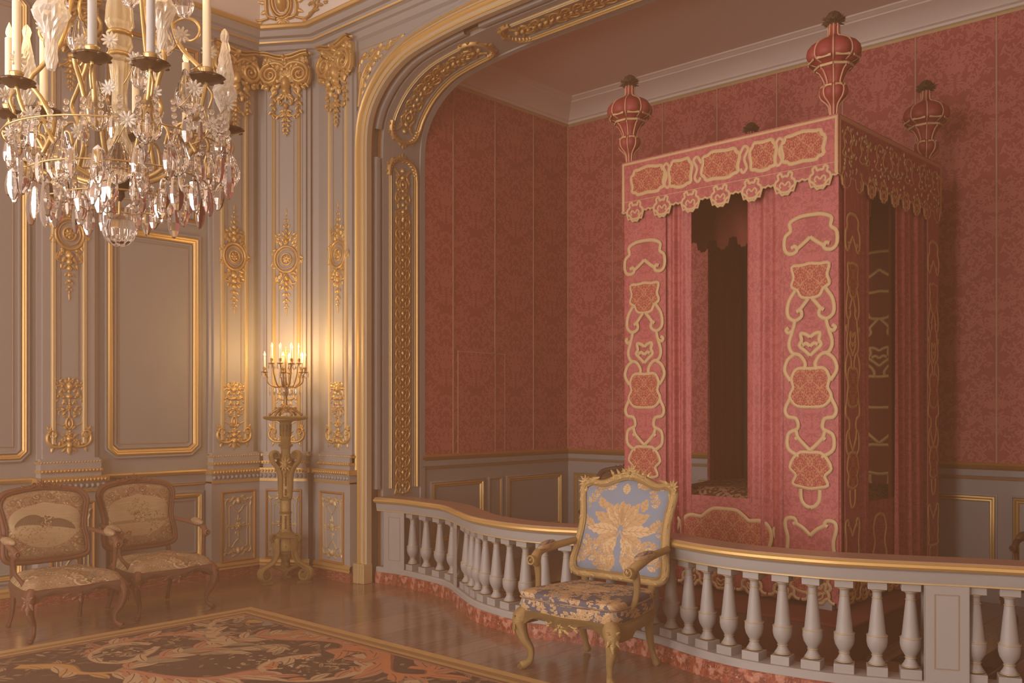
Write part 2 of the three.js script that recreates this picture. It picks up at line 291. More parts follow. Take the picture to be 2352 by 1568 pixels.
// ---------------------------------------------------------------- carved ornament: small solids collected into one relief
class Relief {
  constructor(map) { this.map = map; this.parts = []; this.sx = 1; this.ox = 0; this.oy = 0; this.k = 1; }
  at(x, y, k, fn) { const s = [this.ox, this.oy, this.k]; this.ox += this.sx * x * this.k; this.oy += y * this.k; this.k *= k; fn(this); [this.ox, this.oy, this.k] = s; return this; }
  both(fn) { const s = this.sx; this.sx = s; fn(this, 1); this.sx = -s; fn(this, -1); this.sx = s; return this; }
  push(v, ix) {
    const p = [], uv = [], f = this.map, flip = this.sx < 0;
    for (const [x, y, z] of v) { const a = this.ox + this.sx * x * this.k, b = this.oy + y * this.k, c = z * this.k; const q = f ? f(a, b, c) : [a, b, c]; p.push(q[0], q[1], q[2]); uv.push(a, b); }
    const g = new THREE.BufferGeometry(); g.setAttribute('position', new THREE.Float32BufferAttribute(p, 3)); g.setAttribute('uv', new THREE.Float32BufferAttribute(uv, 2)); g.setIndex(flip ? ix.map((_, i) => ix[i - (i % 3) + 2 - (i % 3)]) : ix); g.computeVertexNormals(); this.parts.push(g); return this;
  }
  strand(pts, r, h = r, n = 0, smooth = true) {                   // half-round band along 2D points
    const rad = typeof r === 'function' ? r : () => r, hh = typeof h === 'function' ? h : (t) => h * rad(t) / rad(0.5);
    const c = new THREE.CatmullRomCurve3(pts.map(([x, y]) => V3(x, y, 0)), false, 'centripetal'), m = n || (smooth ? pts.length * 3 : pts.length - 1), v = [], ix = [];
    const S = [[-1, 0], [-0.62, 0.8], [0, 1.05], [0.62, 0.8], [1, 0]];
    for (let i = 0; i <= m; i++) { const t = i / m, o = c.getPoint(t), d = c.getTangent(t), R = rad(t), Hh = hh(t); for (const [a, b] of S) v.push([o.x - d.y * a * R, o.y + d.x * a * R, b * Hh - 0.002]); }
    for (let i = 0; i < m; i++) for (let k = 0; k < 4; k++) { const A = i * 5 + k, B = A + 1, C = A + 5, D = C + 1; ix.push(A, C, B, B, C, D); }
    return this.push(v, ix);
  }
  spiral(x, y, r, a0, turns, w, h = w) { const p = [], n = Math.max(6, Math.round(Math.abs(turns) * 10)); for (let i = 0; i <= n; i++) { const t = i / n, R = r * (1 - 0.78 * t), a = a0 + turns * Math.PI * 2 * t; p.push([x + Math.cos(a) * R, y + Math.sin(a) * R]); } this.strand(p, (t) => w * (1 - 0.45 * t), h, n); return this.dome(x, y, r * 0.22, r * 0.22, h * 1.1); }
  ring(x, y, rx, ry, w, h = w) { const p = []; for (let i = 0; i <= 16; i++) { const a = i / 16 * Math.PI * 2; p.push([x + Math.cos(a) * rx, y + Math.sin(a) * ry]); } return this.strand(p, w, h, 18); }
  leaf(x, y, ang, len, w, h = w * 0.5) {
    const c = Math.cos(ang), s = Math.sin(ang), P = (a, b, z) => [x + c * a - s * b, y + s * a + c * b, z];
    return this.push([P(0, 0, h * 0.4), P(len * 0.38, w / 2, 0), P(len * 0.38, -w / 2, 0), P(len * 0.42, 0, h), P(len * 0.78, w * 0.26, 0), P(len * 0.78, -w * 0.26, 0), P(len, 0, h * 0.55)], [0, 2, 3, 0, 3, 1, 2, 5, 3, 3, 5, 6, 3, 6, 4, 3, 4, 1]);
  }
  dome(x, y, rx, ry, h, n = 8) {
    const v = [[x, y, h]], ix = [];
    for (const [k, z] of [[0.62, 0.8], [1, 0]]) for (let i = 0; i < n; i++) { const a = i / n * Math.PI * 2; v.push([x + Math.cos(a) * rx * k, y + Math.sin(a) * ry * k, h * z - (z ? 0 : 0.002)]); }
    for (let i = 0; i < n; i++) { const j = (i + 1) % n; ix.push(0, 1 + i, 1 + j, 1 + i, 1 + n + i, 1 + j, 1 + j, 1 + n + i, 1 + n + j); }
    return this.push(v, ix);
  }
  flower(x, y, r, h = r * 0.6, n = 6) { for (let i = 0; i < n; i++) this.leaf(x, y, i / n * Math.PI * 2 + 0.3, r, r * 0.8, h * 0.7); return this.dome(x, y, r * 0.35, r * 0.35, h, 6); }
  palmette(x, y, ang, r, n = 5, spread = 2.2, w = 0.36) { for (let i = 0; i < n; i++) { const t = n > 1 ? i / (n - 1) - 0.5 : 0; this.leaf(x, y, ang + t * spread, r * (1 - 0.45 * Math.abs(t)), r * w, r * 0.18); } return this.dome(x, y, r * 0.2, r * 0.2, r * 0.2, 6); }
  geo() { return join(this.parts); }
  mesh(name, mat, parent) { return mesh(name, this.geo(), mat, parent); }
}
const HP = Math.PI / 2;
// ---- the ornaments of a pilaster, drawn round (0, 0)
function ornFoot(R) {                                             // y 0 .. 0.65 : scroll foot with candelabrum above
  R.both((r) => {
    r.strand([[0.02, 0.075], [0.07, 0.055], [0.125, 0.06], [0.172, 0.095], [0.178, 0.145], [0.155, 0.178]], 0.014, 0.018); r.spiral(0.137, 0.155, 0.042, 0.4, 1.2, 0.012, 0.018);
    r.leaf(0.13, 0.055, -1.2, 0.05, 0.03); r.leaf(0.16, 0.19, 1.1, 0.05, 0.025); r.leaf(0.085, 0.055, 1.8, 0.05, 0.03);
    r.leaf(0.02, 0.06, 0.5, 0.06, 0.03); r.leaf(0.02, 0.05, -0.7, 0.06, 0.03); r.leaf(0.015, 0.11, 0.9, 0.05, 0.03);
    r.strand([[0.03, 0.25], [0.06, 0.235], [0.09, 0.25], [0.11, 0.255]], 0.005, 0.007); r.leaf(0.1, 0.25, 0.6, 0.03, 0.02);
    r.strand([[0.01, 0.37], [0.04, 0.35], [0.07, 0.36], [0.088, 0.34], [0.08, 0.325]], 0.006, 0.008); r.leaf(0.05, 0.36, 1.2, 0.04, 0.02); r.leaf(0.08, 0.365, 0.4, 0.03, 0.02);
    r.strand([[0.015, 0.475], [0.05, 0.47], [0.085, 0.49], [0.1, 0.47]], 0.009, 0.012); r.leaf(0.07, 0.49, 1.3, 0.045, 0.026); r.leaf(0.09, 0.46, -1.0, 0.04, 0.022); r.leaf(0.04, 0.46, -1.4, 0.035, 0.022);
    r.strand([[0.015, 0.55], [0.045, 0.575], [0.08, 0.57], [0.108, 0.565], [0.105, 0.54]], 0.009, 0.012); r.leaf(0.04, 0.55, -0.5, 0.05, 0.025); r.leaf(0.09, 0.58, 0.9, 0.045, 0.025); r.leaf(0.02, 0.59, 1.1, 0.04, 0.025); r.leaf(0.1, 0.62, 0.3, 0.02, 0.02);
  });
  R.both((r) => { for (const [x, y, a, l] of [[0.04, 0.1, 0.3, 0.05], [0.05, 0.08, 1.3, 0.05], [0.03, 0.14, 0.5, 0.05], [0.02, 0.2, 0.8, 0.045], [0.1, 0.07, 0.9, 0.04], [0.15, 0.11, 2.6, 0.04], [0.16, 0.19, 2.0, 0.04], [0.12, 0.19, 0.9, 0.035], [0.03, 0.3, 0.6, 0.04], [0.05, 0.39, 0.2, 0.04], [0.02, 0.41, 0.9, 0.04], [0.03, 0.35, -0.8, 0.04], [0.03, 0.45, -0.9, 0.05], [0.05, 0.48, 0.6, 0.05], [0.03, 0.51, 0.9, 0.05], [0.06, 0.54, -0.9, 0.045], [0.04, 0.58, 0.5, 0.05], [0.08, 0.6, 2.2, 0.035], [0.02, 0.62, 0.5, 0.035]]) r.leaf(x, y, a, l, l * 0.6, 0.018); for (const [x, y] of [[0.05, 0.475], [0.06, 0.565], [0.04, 0.11], [0.05, 0.37]]) r.dome(x, y, 0.014, 0.014, 0.016, 6); });
  R.leaf(0, 0.07, -HP, 0.085, 0.05, 0.025); R.dome(0, 0.07, 0.03, 0.035, 0.03); R.dome(0, 0.125, 0.032, 0.028, 0.026); R.flower(0, 0.165, 0.035, 0.024);
  R.ring(0, 0.255, 0.026, 0.048, 0.008, 0.012); R.dome(0, 0.25, 0.014, 0.03, 0.012, 6); R.dome(0, 0.315, 0.014, 0.012, 0.014, 6);
  R.strand([[0, 0.32], [0, 0.47]], 0.005, 0.008); R.flower(0, 0.385, 0.032, 0.02); R.dome(0, 0.42, 0.012, 0.02, 0.012, 6);
  R.dome(0, 0.48, 0.03, 0.024, 0.024); R.leaf(0, 0.5, HP, 0.05, 0.03); R.dome(0, 0.565, 0.028, 0.04, 0.028); R.palmette(0, 0.595, HP, 0.055, 3, 1.6); return R;
}
function ornMedal(R) {                                            // centre (0,0): roundel, spire to +0.5, drop to -0.57
  R.ring(0, 0, 0.118, 0.128, 0.013, 0.02); R.ring(0, 0, 0.09, 0.098, 0.006, 0.012); R.ring(0, 0, 0.052, 0.056, 0.01, 0.016); R.flower(0, 0, 0.045, 0.028, 7);
  for (let i = 0; i < 14; i++) { const a = i / 14 * Math.PI * 2 + 0.22, x = Math.cos(a) * 0.142, y = Math.sin(a) * 0.15; R.leaf(x * 0.93, y * 0.93, a + (i % 2 ? 0.7 : -0.7), 0.055, 0.036, 0.018); if (i % 2) R.dome(x, y, 0.016, 0.016, 0.016, 6); }
  R.both((r) => {
    r.leaf(0.05, 0.14, 0.9, 0.07, 0.04); r.leaf(0.03, 0.17, 1.2, 0.07, 0.035); r.leaf(0.07, 0.19, 0.6, 0.06, 0.034); r.leaf(0.02, 0.235, 1.0, 0.06, 0.03); r.leaf(0.055, 0.24, 0.3, 0.05, 0.03); r.leaf(0.09, 0.15, 1.3, 0.06, 0.03); r.leaf(0.015, 0.31, 1.0, 0.045, 0.026); r.leaf(0.01, 0.37, 1.0, 0.035, 0.02); r.leaf(0.1, 0.22, 1.0, 0.04, 0.026);
    r.strand([[0.01, 0.2], [0.04, 0.22], [0.075, 0.215], [0.09, 0.19]], 0.007, 0.01);
    r.leaf(0.05, -0.15, -0.8, 0.07, 0.04); r.leaf(0.03, -0.19, -1.1, 0.07, 0.036); r.leaf(0.075, -0.19, -0.7, 0.055, 0.034); r.leaf(0.095, -0.16, -1.3, 0.06, 0.03); r.leaf(0.02, -0.26, -0.8, 0.055, 0.03); r.leaf(0.06, -0.25, -1.4, 0.05, 0.028); r.leaf(0.015, -0.33, -0.8, 0.045, 0.026); r.leaf(0.012, -0.4, -0.8, 0.04, 0.022); r.leaf(0.008, -0.46, -0.8, 0.03, 0.018);
    r.strand([[0.115, -0.17], [0.1, -0.23], [0.06, -0.24], [0.02, -0.22]], 0.007, 0.01);
  });
  for (const [y, s] of [[0.175, 0.03], [0.23, 0.026], [0.285, 0.022], [0.335, 0.018], [0.385, 0.014], [0.43, 0.01], [-0.18, 0.034], [-0.235, 0.028], [-0.29, 0.024], [-0.345, 0.02], [-0.395, 0.018], [-0.445, 0.014], [-0.49, 0.01]]) R.dome(0, y, s, s * 1.15, s * 0.9, 7);
  R.leaf(0, 0.43, HP, 0.08, 0.016); R.leaf(0, -0.48, -HP, 0.09, 0.016); return R;
}
function ornCapital(R) {                                          // y = 0 is the underside of the volutes, abacus at 0.34 ; drop to -0.42
  R.both((r) => {
    r.spiral(0.15, 0.14, 0.1, HP, -2.1, 0.026, 0.05); r.strand([[0.0, 0.2], [0.05, 0.245], [0.11, 0.255], [0.16, 0.245]], 0.022, 0.045);
    r.strand([[0, 0.285], [0.08, 0.295], [0.17, 0.325], [0.235, 0.335]], 0.014, 0.06); r.strand([[0, 0.31], [0.08, 0.32], [0.17, 0.348], [0.24, 0.355]], 0.01, 0.075);
    r.leaf(0.22, 0.3, -1.7, 0.1, 0.05, 0.04); r.strand([[0.245, 0.21], [0.255, 0.12], [0.235, 0.05], [0.18, 0.02]], 0.012, 0.035);
    r.leaf(0.06, 0.13, 0.9, 0.1, 0.06, 0.05); r.leaf(0.05, 0.08, 0.2, 0.1, 0.06, 0.045); r.leaf(0.05, 0.05, -0.5, 0.1, 0.05, 0.04); r.leaf(0.1, 0.06, -1.1, 0.09, 0.05, 0.035); r.leaf(0.14, 0.03, -1.7, 0.08, 0.05, 0.03); r.leaf(0.18, 0.05, 2.4, 0.07, 0.04, 0.03);
    for (let k = 0; k < 7; k++) r.leaf(0.12 + 0.004 * k, 0.0 - 0.04 * k, -HP + (k % 2 ? 0.7 : -0.7), 0.055, 0.032, 0.02), r.dome(0.125, -0.02 - 0.04 * k, 0.014, 0.018, 0.018, 6);
    r.strand([[0.12, -0.24], [0.08, -0.26], [0.04, -0.24], [0.01, -0.2]], 0.008, 0.012); r.leaf(0.07, -0.25, -0.9, 0.05, 0.03); r.leaf(0.04, -0.13, 0.5, 0.05, 0.03); r.strand([[0.02, -0.12], [0.05, -0.15], [0.08, -0.12]], 0.006, 0.01);
    for (const [y, l] of [[-0.2, 0.06], [-0.25, 0.055], [-0.3, 0.05], [-0.35, 0.04], [-0.4, 0.03]]) { r.leaf(0.01, y, -0.3, l, 0.026, 0.014); r.leaf(0.008, y - 0.02, -1.0, l * 0.9, 0.024, 0.014); }
  });
  R.both((r) => { for (const [x, y, a, l] of [[0.06, 0.2, 1.2, 0.07], [0.1, 0.22, 0.4, 0.06], [0.03, 0.17, 1.7, 0.07], [0.2, 0.27, 1.9, 0.06], [0.215, 0.2, -0.6, 0.06], [0.2, 0.06, -0.9, 0.07], [0.16, 0.02, -0.4, 0.06], [0.08, 0.0, -0.9, 0.08], [0.03, -0.06, -0.7, 0.08], [0.06, -0.09, -1.5, 0.07], [0.24, 0.33, 0.3, 0.04], [0.13, 0.26, 0.9, 0.05]]) r.leaf(x, y, a, l, l * 0.55, 0.05); for (const [x, y] of [[0.07, 0.18], [0.21, 0.24], [0.18, 0.03], [0.1, 0.03]]) r.dome(x, y, 0.02, 0.02, 0.055, 6); });
  R.flower(0, 0.3, 0.05, 0.09, 8); R.dome(0, 0.3, 0.03, 0.03, 0.1); R.palmette(0, 0.12, HP, 0.11, 5, 2.4); R.dome(0, 0.06, 0.055, 0.075, 0.06); R.dome(0, -0.02, 0.05, 0.05, 0.05); R.palmette(0, -0.03, -HP, 0.09, 5, 2.2);
  for (const [y, s] of [[-0.16, 0.026], [-0.205, 0.024], [-0.25, 0.022], [-0.295, 0.02], [-0.34, 0.016], [-0.38, 0.013], [-0.42, 0.009]]) R.dome(0, y, s, s * 1.1, s, 7);
  R.leaf(0, -0.41, -HP, 0.06, 0.014); return R;
}
function ornPanel(R, w, h) {                                      // framed pedestal panel centred on 0,0
  const a = w / 2 - 0.055, b = h / 2 - 0.05;
  R.both((r) => {
    r.strand([[a, -b + 0.1], [a, b - 0.1]], 0.006, 0.009, 1); r.strand([[a - 0.035, -b + 0.1], [a - 0.035, b - 0.1]], 0.004, 0.007, 1);
    for (const s of [1, -1]) { const Y = (y) => s * y;
      r.strand([[a, Y(b - 0.1)], [a + 0.008, Y(b - 0.06)], [a - 0.02, Y(b - 0.03)], [a - 0.05, Y(b - 0.04)], [0.04, Y(b - 0.005)]], 0.009, 0.012);
      r.leaf(a, Y(b - 0.05), s * 1.0, 0.045, 0.03); r.leaf(0.05, Y(b - 0.03), s > 0 ? -0.5 : 0.5, 0.06, 0.035); r.leaf(0.02, Y(b - 0.03), s * -1.0, 0.07, 0.035); r.leaf(0.02, Y(b - 0.02), s * 0.4, 0.06, 0.035);
      r.strand([[a - 0.035, Y(b - 0.1)], [a - 0.06, Y(b - 0.09)], [0.03, Y(b - 0.14)], [0, Y(b - 0.165)]], 0.006, 0.009);
    }
    r.strand([[0.03, 0], [a - 0.01, 0]], (t) => 0.008 * (1 - 0.4 * t), 0.01); r.leaf(0.04, 0.01, 0.5, 0.04, 0.025); r.leaf(0.04, -0.01, -0.5, 0.04, 0.025); r.flower(a - 0.015, 0, 0.022, 0.012, 5);
    r.leaf(0.012, 0.05, 0.9, 0.035, 0.02); r.leaf(0.012, -0.05, -0.9, 0.035, 0.02);
  });
  R.flower(0, 0, 0.042, 0.024, 8); R.leaf(0, 0.03, HP, 0.09, 0.02); R.leaf(0, -0.03, -HP, 0.09, 0.02); R.dome(0, b - 0.05, 0.026, 0.036, 0.024); R.dome(0, -b + 0.05, 0.026, 0.036, 0.024); return R;
}
// ---------------------------------------------------------------- panelling
const bandProf = (d, q = 0) => [[0, q], [0, q + d * 0.7], [d * 0.25, q + d], [d * 0.75, q + d], [d, q + d * 0.7], [d, q]];
function moulding(parent, pts, z, gold = M.gold, o = {}) {        // framed panel: cream fillet, gilt round, inner line
  const w = o.w ?? 0.045;
  const move = (g) => (g.translate(0, 0, z), g);
  mesh('panel_fillet', [move(frameAlong(pts, [[0, 0], [0, 0.018], [0.012, 0.024], [0.022, 0.018], [0.022, 0]])), move(frameAlong(pts, [[-w - 0.024, 0], [-w - 0.022, 0.012], [-w - 0.008, 0.014], [-w, 0]]))], M.whiteWarm, parent);
  mesh('gilt_moulding', move(frameAlong(pts, [[0, 0], [-0.003, 0.022], [-w * 0.3, 0.032], [-w * 0.5, 0.022], [-w * 0.62, 0.026], [-w * 0.85, 0.018], [-w, 0]])), gold, parent);
  if (o.inner) mesh('panel_line', move(frameAlong(pts, [[-o.inner, 0], [-o.inner - 0.003, 0.004], [-o.inner - 0.008, 0.004], [-o.inner - 0.011, 0]])), M.line, parent);
}
function eggBand(x0, x1, y, z, step, r) { const g = []; const n = Math.max(1, Math.round((x1 - x0) / step)); for (let i = 0; i < n; i++) { const s = new THREE.SphereGeometry(r, 6, 4); s.scale(step * 0.42 / r, 1.1, 1); s.translate(x0 + (i + 0.5) * (x1 - x0) / n, y, z); g.push(s); } return g; }
function pilaster(wall, s, pw = 0.43, pedw = 0.56) {               // s = local x of its axis
  const P = group('pilaster', wall); P.position.set(s, 0, 0);
  const h = pw / 2, hp = pedw / 2, g = 0.128;
  const part = (n, geo, m) => { const q = mesh(n, geo, m, P); return q; };
  part('shaft', [box(-h, h, 1.18, 5.1, 0, 0.05), box(-h - 0.035, h + 0.035, 1.18, 5.1, 0, 0.025)], M.white);
  part('pedestal', [box(-hp, hp, 0.15, 0.93, 0, 0.12), box(-hp + 0.03, hp - 0.03, 1.045, 1.185, 0, 0.1), box(-h - 0.03, h + 0.03, 1.1, 1.2, 0, 0.075)], M.white);
  part('plinth', box(-hp - 0.01, hp + 0.01, 0, 0.095, 0, 0.13), M.marble);
  part('base_moulding', sweep([{ o: V3(-hp - 0.015, 0, 0), a: V3(0, 0, 1), b: V3(0, 1, 0) }, { o: V3(hp + 0.015, 0, 0), a: V3(0, 0, 1), b: V3(0, 1, 0) }], [[0.118, 0.16], [0.13, 0.15], [0.14, 0.125], [0.132, 0.11], [0.142, 0.1], [0.142, 0.092], [0, 0.092]]), M.gold);
  // cap of the pedestal: gilt egg band, white leaf band, gilt fillet
  part('gilt_band', [box(-hp - 0.02, hp + 0.02, 1.0, 1.045, 0, 0.148), ...eggBand(-hp, hp, 1.018, 0.15, 0.032, 0.014), box(-hp, hp, 0.915, 0.94, 0, 0.132)], M.gold);
  part('leaf_band', [box(-hp, hp, 0.94, 1.0, 0, 0.128), ...eggBand(-hp, hp, 0.968, 0.13, 0.045, 0.02)], M.white);
  part('gilt_base_band', [box(-h - 0.045, h + 0.045, 1.158, 1.18, 0, 0.095), ...eggBand(-h - 0.04, h + 0.04, 1.169, 0.096, 0.026, 0.009), box(-hp + 0.02, hp - 0.02, 1.085, 1.11, 0, 0.115), ...eggBand(-hp + 0.025, hp - 0.025, 1.097, 0.116, 0.03, 0.01)], M.gold);
  // gilt frame of the shaft, open at the top under the capital
  const fr = [[g, 1.33], [g, 4.7], [-g, 4.7], [-g, 1.33]].reverse();
  part('gilt_moulding', [[-1], [1]].map(([q]) => { const b = sweep([{ o: V3(q * g, 1.32, 0.05), a: V3(1, 0, 0), b: V3(0, 0, 1) }, { o: V3(q * g, 4.78, 0.05), a: V3(1, 0, 0), b: V3(0, 0, 1) }], [[-0.022, 0], [-0.018, 0.012], [-0.008, 0.018], [0.0, 0.01], [0.01, 0.014], [0.018, 0.006], [0.02, 0]]); return b; }), M.goldPale);
  part('panel_line', [[-1], [1]].map(([q]) => box(q * 0.075 - 0.004, q * 0.075 + 0.004, 1.86, 4.45, 0.05, 0.054)), M.line);
  const mk = (n, f, y, z) => { const R = new Relief(); f(R); const geo = R.geo(); geo.translate(0, y, z); part(n, geo, M.gold); };
  mk('gilt_foot', ornFoot, 1.24, 0.051); mk('gilt_roundel', ornMedal, 3.09, 0.053); mk('gilt_capital', ornCapital, 4.75, 0.078);
  part('capital_block', [box(-h - 0.02, h + 0.02, 4.82, 5.06, 0, 0.085)], M.goldPale);
  // framed pedestal panel
  const fp = group('pedestal_panel', P); fp.position.set(0, 0.495, 0.12); P.remove(fp);
  const R = new Relief(); ornPanel(R, 0.37, 0.68); const og = R.geo(); og.translate(0, 0.495, 0.121);
  part('gilt_panel_ornament', og, M.goldPale);
  const pf = frameAlong(rectPts(-0.185, 0.185, 0.155, 0.835), [[0, 0], [-0.002, 0.014], [-0.012, 0.018], [-0.022, 0.008], [-0.024, 0]]); pf.translate(0, 0, 0.12); part('gilt_panel_frame', pf, M.goldBrown);
  return P;
}
// lower dado rail and base along a plain wall stretch (local x from a to b)
function dadoStretch(wall, a, b) {
  const fr = (z = 0) => [{ o: V3(a, 0, 0), a: V3(0, 0, 1), b: V3(0, 1, 0) }, { o: V3(b, 0, 0), a: V3(0, 0, 1), b: V3(0, 1, 0) }];
  mesh('dado_rail', sweep(fr(), [[0, 1.05], [0.05, 1.048], [0.062, 1.035], [0.055, 1.018], [0.04, 1.008], [0, 1.0]]), M.gold, wall);
  mesh('dado_fillet', sweep(fr(), [[0, 0.925], [0.014, 0.923], [0.02, 0.912], [0.008, 0.902], [0, 0.9]]), M.goldBrown, wall);
  mesh('dado_fascia', box(a, b, 0.925, 1.005, 0, 0.02), M.whiteWarm, wall);
  mesh('base_moulding', sweep(fr(), [[0, 0.165], [0.02, 0.16], [0.035, 0.14], [0.03, 0.12], [0.04, 0.1], [0.04, 0.09], [0, 0.09]]), M.gold, wall);
  mesh('marble_skirting', box(a, b, 0, 0.095, 0, 0.035), M.marble, wall);
}
pilaster(wallLeft, 3.34); pilaster(wallLeft, 4.9); pilaster(wallCorner, CHW / 2, 0.4, 0.5);
const archFront = struct(group('wall_arch_panelling')); archFront.position.set(0, 0, ZA);
pilaster(archFront, -7.225, 0.42, 0.54);
for (const [a, b] of [[2.62, 3.05], [3.62, 4.63]]) dadoStretch(wallLeft, a, b);
dadoStretch(wallLeft, 0.5, 1.35);
// tall panels of the left wall
moulding(wallLeft, cutRect(2.2, 3.02, 1.2, 4.98, 0.06), 0, M.gold, { inner: 0.1 });
moulding(wallLeft, [[3.68, 1.27], [3.68, 3.22], [4.55, 3.22], [4.55, 1.27], [4.47, 1.2], [3.76, 1.2]], 0, M.gold, { w: 0.06, inner: 0.1 });
moulding(wallLeft, rectPts(3.68, 4.54, 3.36, 4.98), 0, M.goldBrown, { w: 0.03 });
moulding(wallLeft, rectPts(3.74, 4.58, 0.22, 0.83), 0, M.gold, { w: 0.045 });
moulding(wallLeft, rectPts(2.2, 2.98, 0.22, 0.83), 0, M.gold, { w: 0.045 });
mesh('jib_door_seam', [box(0.475, 0.481, 0.1, 4.78, 0.03, 0.053), box(0.095, 0.1, 1.2, 4.78, 0, 0.03), box(0.55, 0.556, 1.2, 4.78, 0, 0.03)], M.line, wallCorner);
// ---- main cornice and cove
{
  const inw = [[XL, ZW], CH0, CH1, [XR, ZA], [XR, ZW]];
  const frames = inw.map((p, i) => {
    const A = inw[Math.max(0, i - 1)], C = inw[Math.min(inw.length - 1, i + 1)];
    const nrm = (u, v) => { const dx = v[0] - u[0], dz = v[1] - u[1], l = Math.hypot(dx, dz) || 1; return [-dz / l, dx / l]; };
    const n1 = i ? nrm(A, p) : nrm(p, C), n2 = i < inw.length - 1 ? nrm(p, C) : n1; let n = [n1[0] + n2[0], n1[1] + n2[1]]; const l = Math.hypot(...n); n = [n[0] / l, n[1] / l]; const k = 1 / (n[0] * n1[0] + n[1] * n1[1]);
    return { o: V3(p[0], 0, p[1]), a: V3(n[0] * k, 0, n[1] * k), b: V3(0, 1, 0) };
  });
  const c = struct(group('trim_1'));
  mesh('cornice', sweep(frames, [[0, 5.06], [0.03, 5.08], [0.035, 5.14], [0.06, 5.15], [0.065, 5.19], [0.1, 5.205], [0.115, 5.24], [0.15, 5.25], [0.165, 5.3], [0.185, 5.31]]), M.white, c);
  mesh('gilt_bead', [sweep(frames, [[0.18, 5.305], [0.205, 5.31], [0.215, 5.33], [0.205, 5.35], [0.17, 5.355]]), sweep(frames, [[0.1, 5.2], [0.108, 5.2], [0.112, 5.215], [0.1, 5.22]])], M.gold, c);
  const cove = []; for (let i = 0; i <= 12; i++) { const a = i / 12 * HP; cove.push([0.15 + 0.75 * (1 - Math.cos(a)), 5.35 + 0.7 * Math.sin(a)]); }
  mesh('cove', sweep(frames, cove), M.plaster, c);
}
// ---- gilt cartouche on the cove over the canted corner
{
  const g = struct(group('trim_2')); g.position.copy(wallCorner.position); g.rotation.copy(wallCorner.rotation);
  const R = new Relief((x, y, z0) => { const t = Math.min(1, Math.max(0, y / 1.1)), a = t * HP, z = z0 + Math.max(0, Math.abs(x) - 0.24 + 0.12 * t) * 0.62; return [CHW / 2 + x, 5.36 + 0.7 * Math.sin(a) - z * Math.sin(a), 0.16 + 0.75 * (1 - Math.cos(a)) + z * Math.cos(a)]; });
  R.dome(0, 0.2, 0.06, 0.09, 0.07, 10); R.ring(0, 0.2, 0.085, 0.12, 0.016, 0.03); R.ring(0, 0.2, 0.11, 0.15, 0.012, 0.03); R.palmette(0, 0.06, -HP, 0.1, 7, 2.8); R.palmette(0, 0.38, HP, 0.2, 5, 1.6);
  R.both((r) => {
    r.strand([[0.06, 0.05], [0.14, 0.08], [0.15, 0.2], [0.12, 0.32], [0.06, 0.42], [0.08, 0.52]], 0.018, 0.03); r.strand([[0.12, 0.3], [0.2, 0.38], [0.27, 0.34], [0.27, 0.25], [0.22, 0.24]], 0.014, 0.02); r.spiral(0.235, 0.285, 0.045, 0, 1.2, 0.012, 0.018);
    r.strand([[0.14, 0.06], [0.24, 0.04], [0.32, 0.07], [0.36, 0.13], [0.33, 0.17], [0.29, 0.15]], 0.014, 0.022); r.strand([[0.3, 0.06], [0.38, 0.1], [0.43, 0.2], [0.5, 0.24]], 0.01, 0.016); r.strand([[0.24, 0.36], [0.3, 0.45], [0.38, 0.47], [0.42, 0.42]], 0.011, 0.016);
    for (const [x, y, a] of [[0.2, 0.04, -0.6], [0.27, 0.05, 0.6], [0.34, 0.1, -0.3], [0.36, 0.16, 1.4], [0.4, 0.14, -0.4], [0.43, 0.2, 1.3], [0.47, 0.22, -0.5], [0.5, 0.24, 0.4], [0.23, 0.36, 1.6], [0.28, 0.42, 0.3], [0.33, 0.46, 1.5], [0.4, 0.44, 0.2], [0.16, 0.2, 0.2], [0.15, 0.13, -0.4], [0.13, 0.36, 1.2], [0.1, 0.46, 0.8], [0.18, 0.5, 1.0]]) { r.leaf(x, y, a, 0.075, 0.045, 0.02); }
    for (const [x, y] of [[0.36, 0.27], [0.4, 0.28], [0.46, 0.3], [0.5, 0.14], [0.3, 0.22]]) r.flower(x, y, 0.03, 0.016, 5);
  });
  R.mesh('gilt_cartouche', M.gold, g);
}
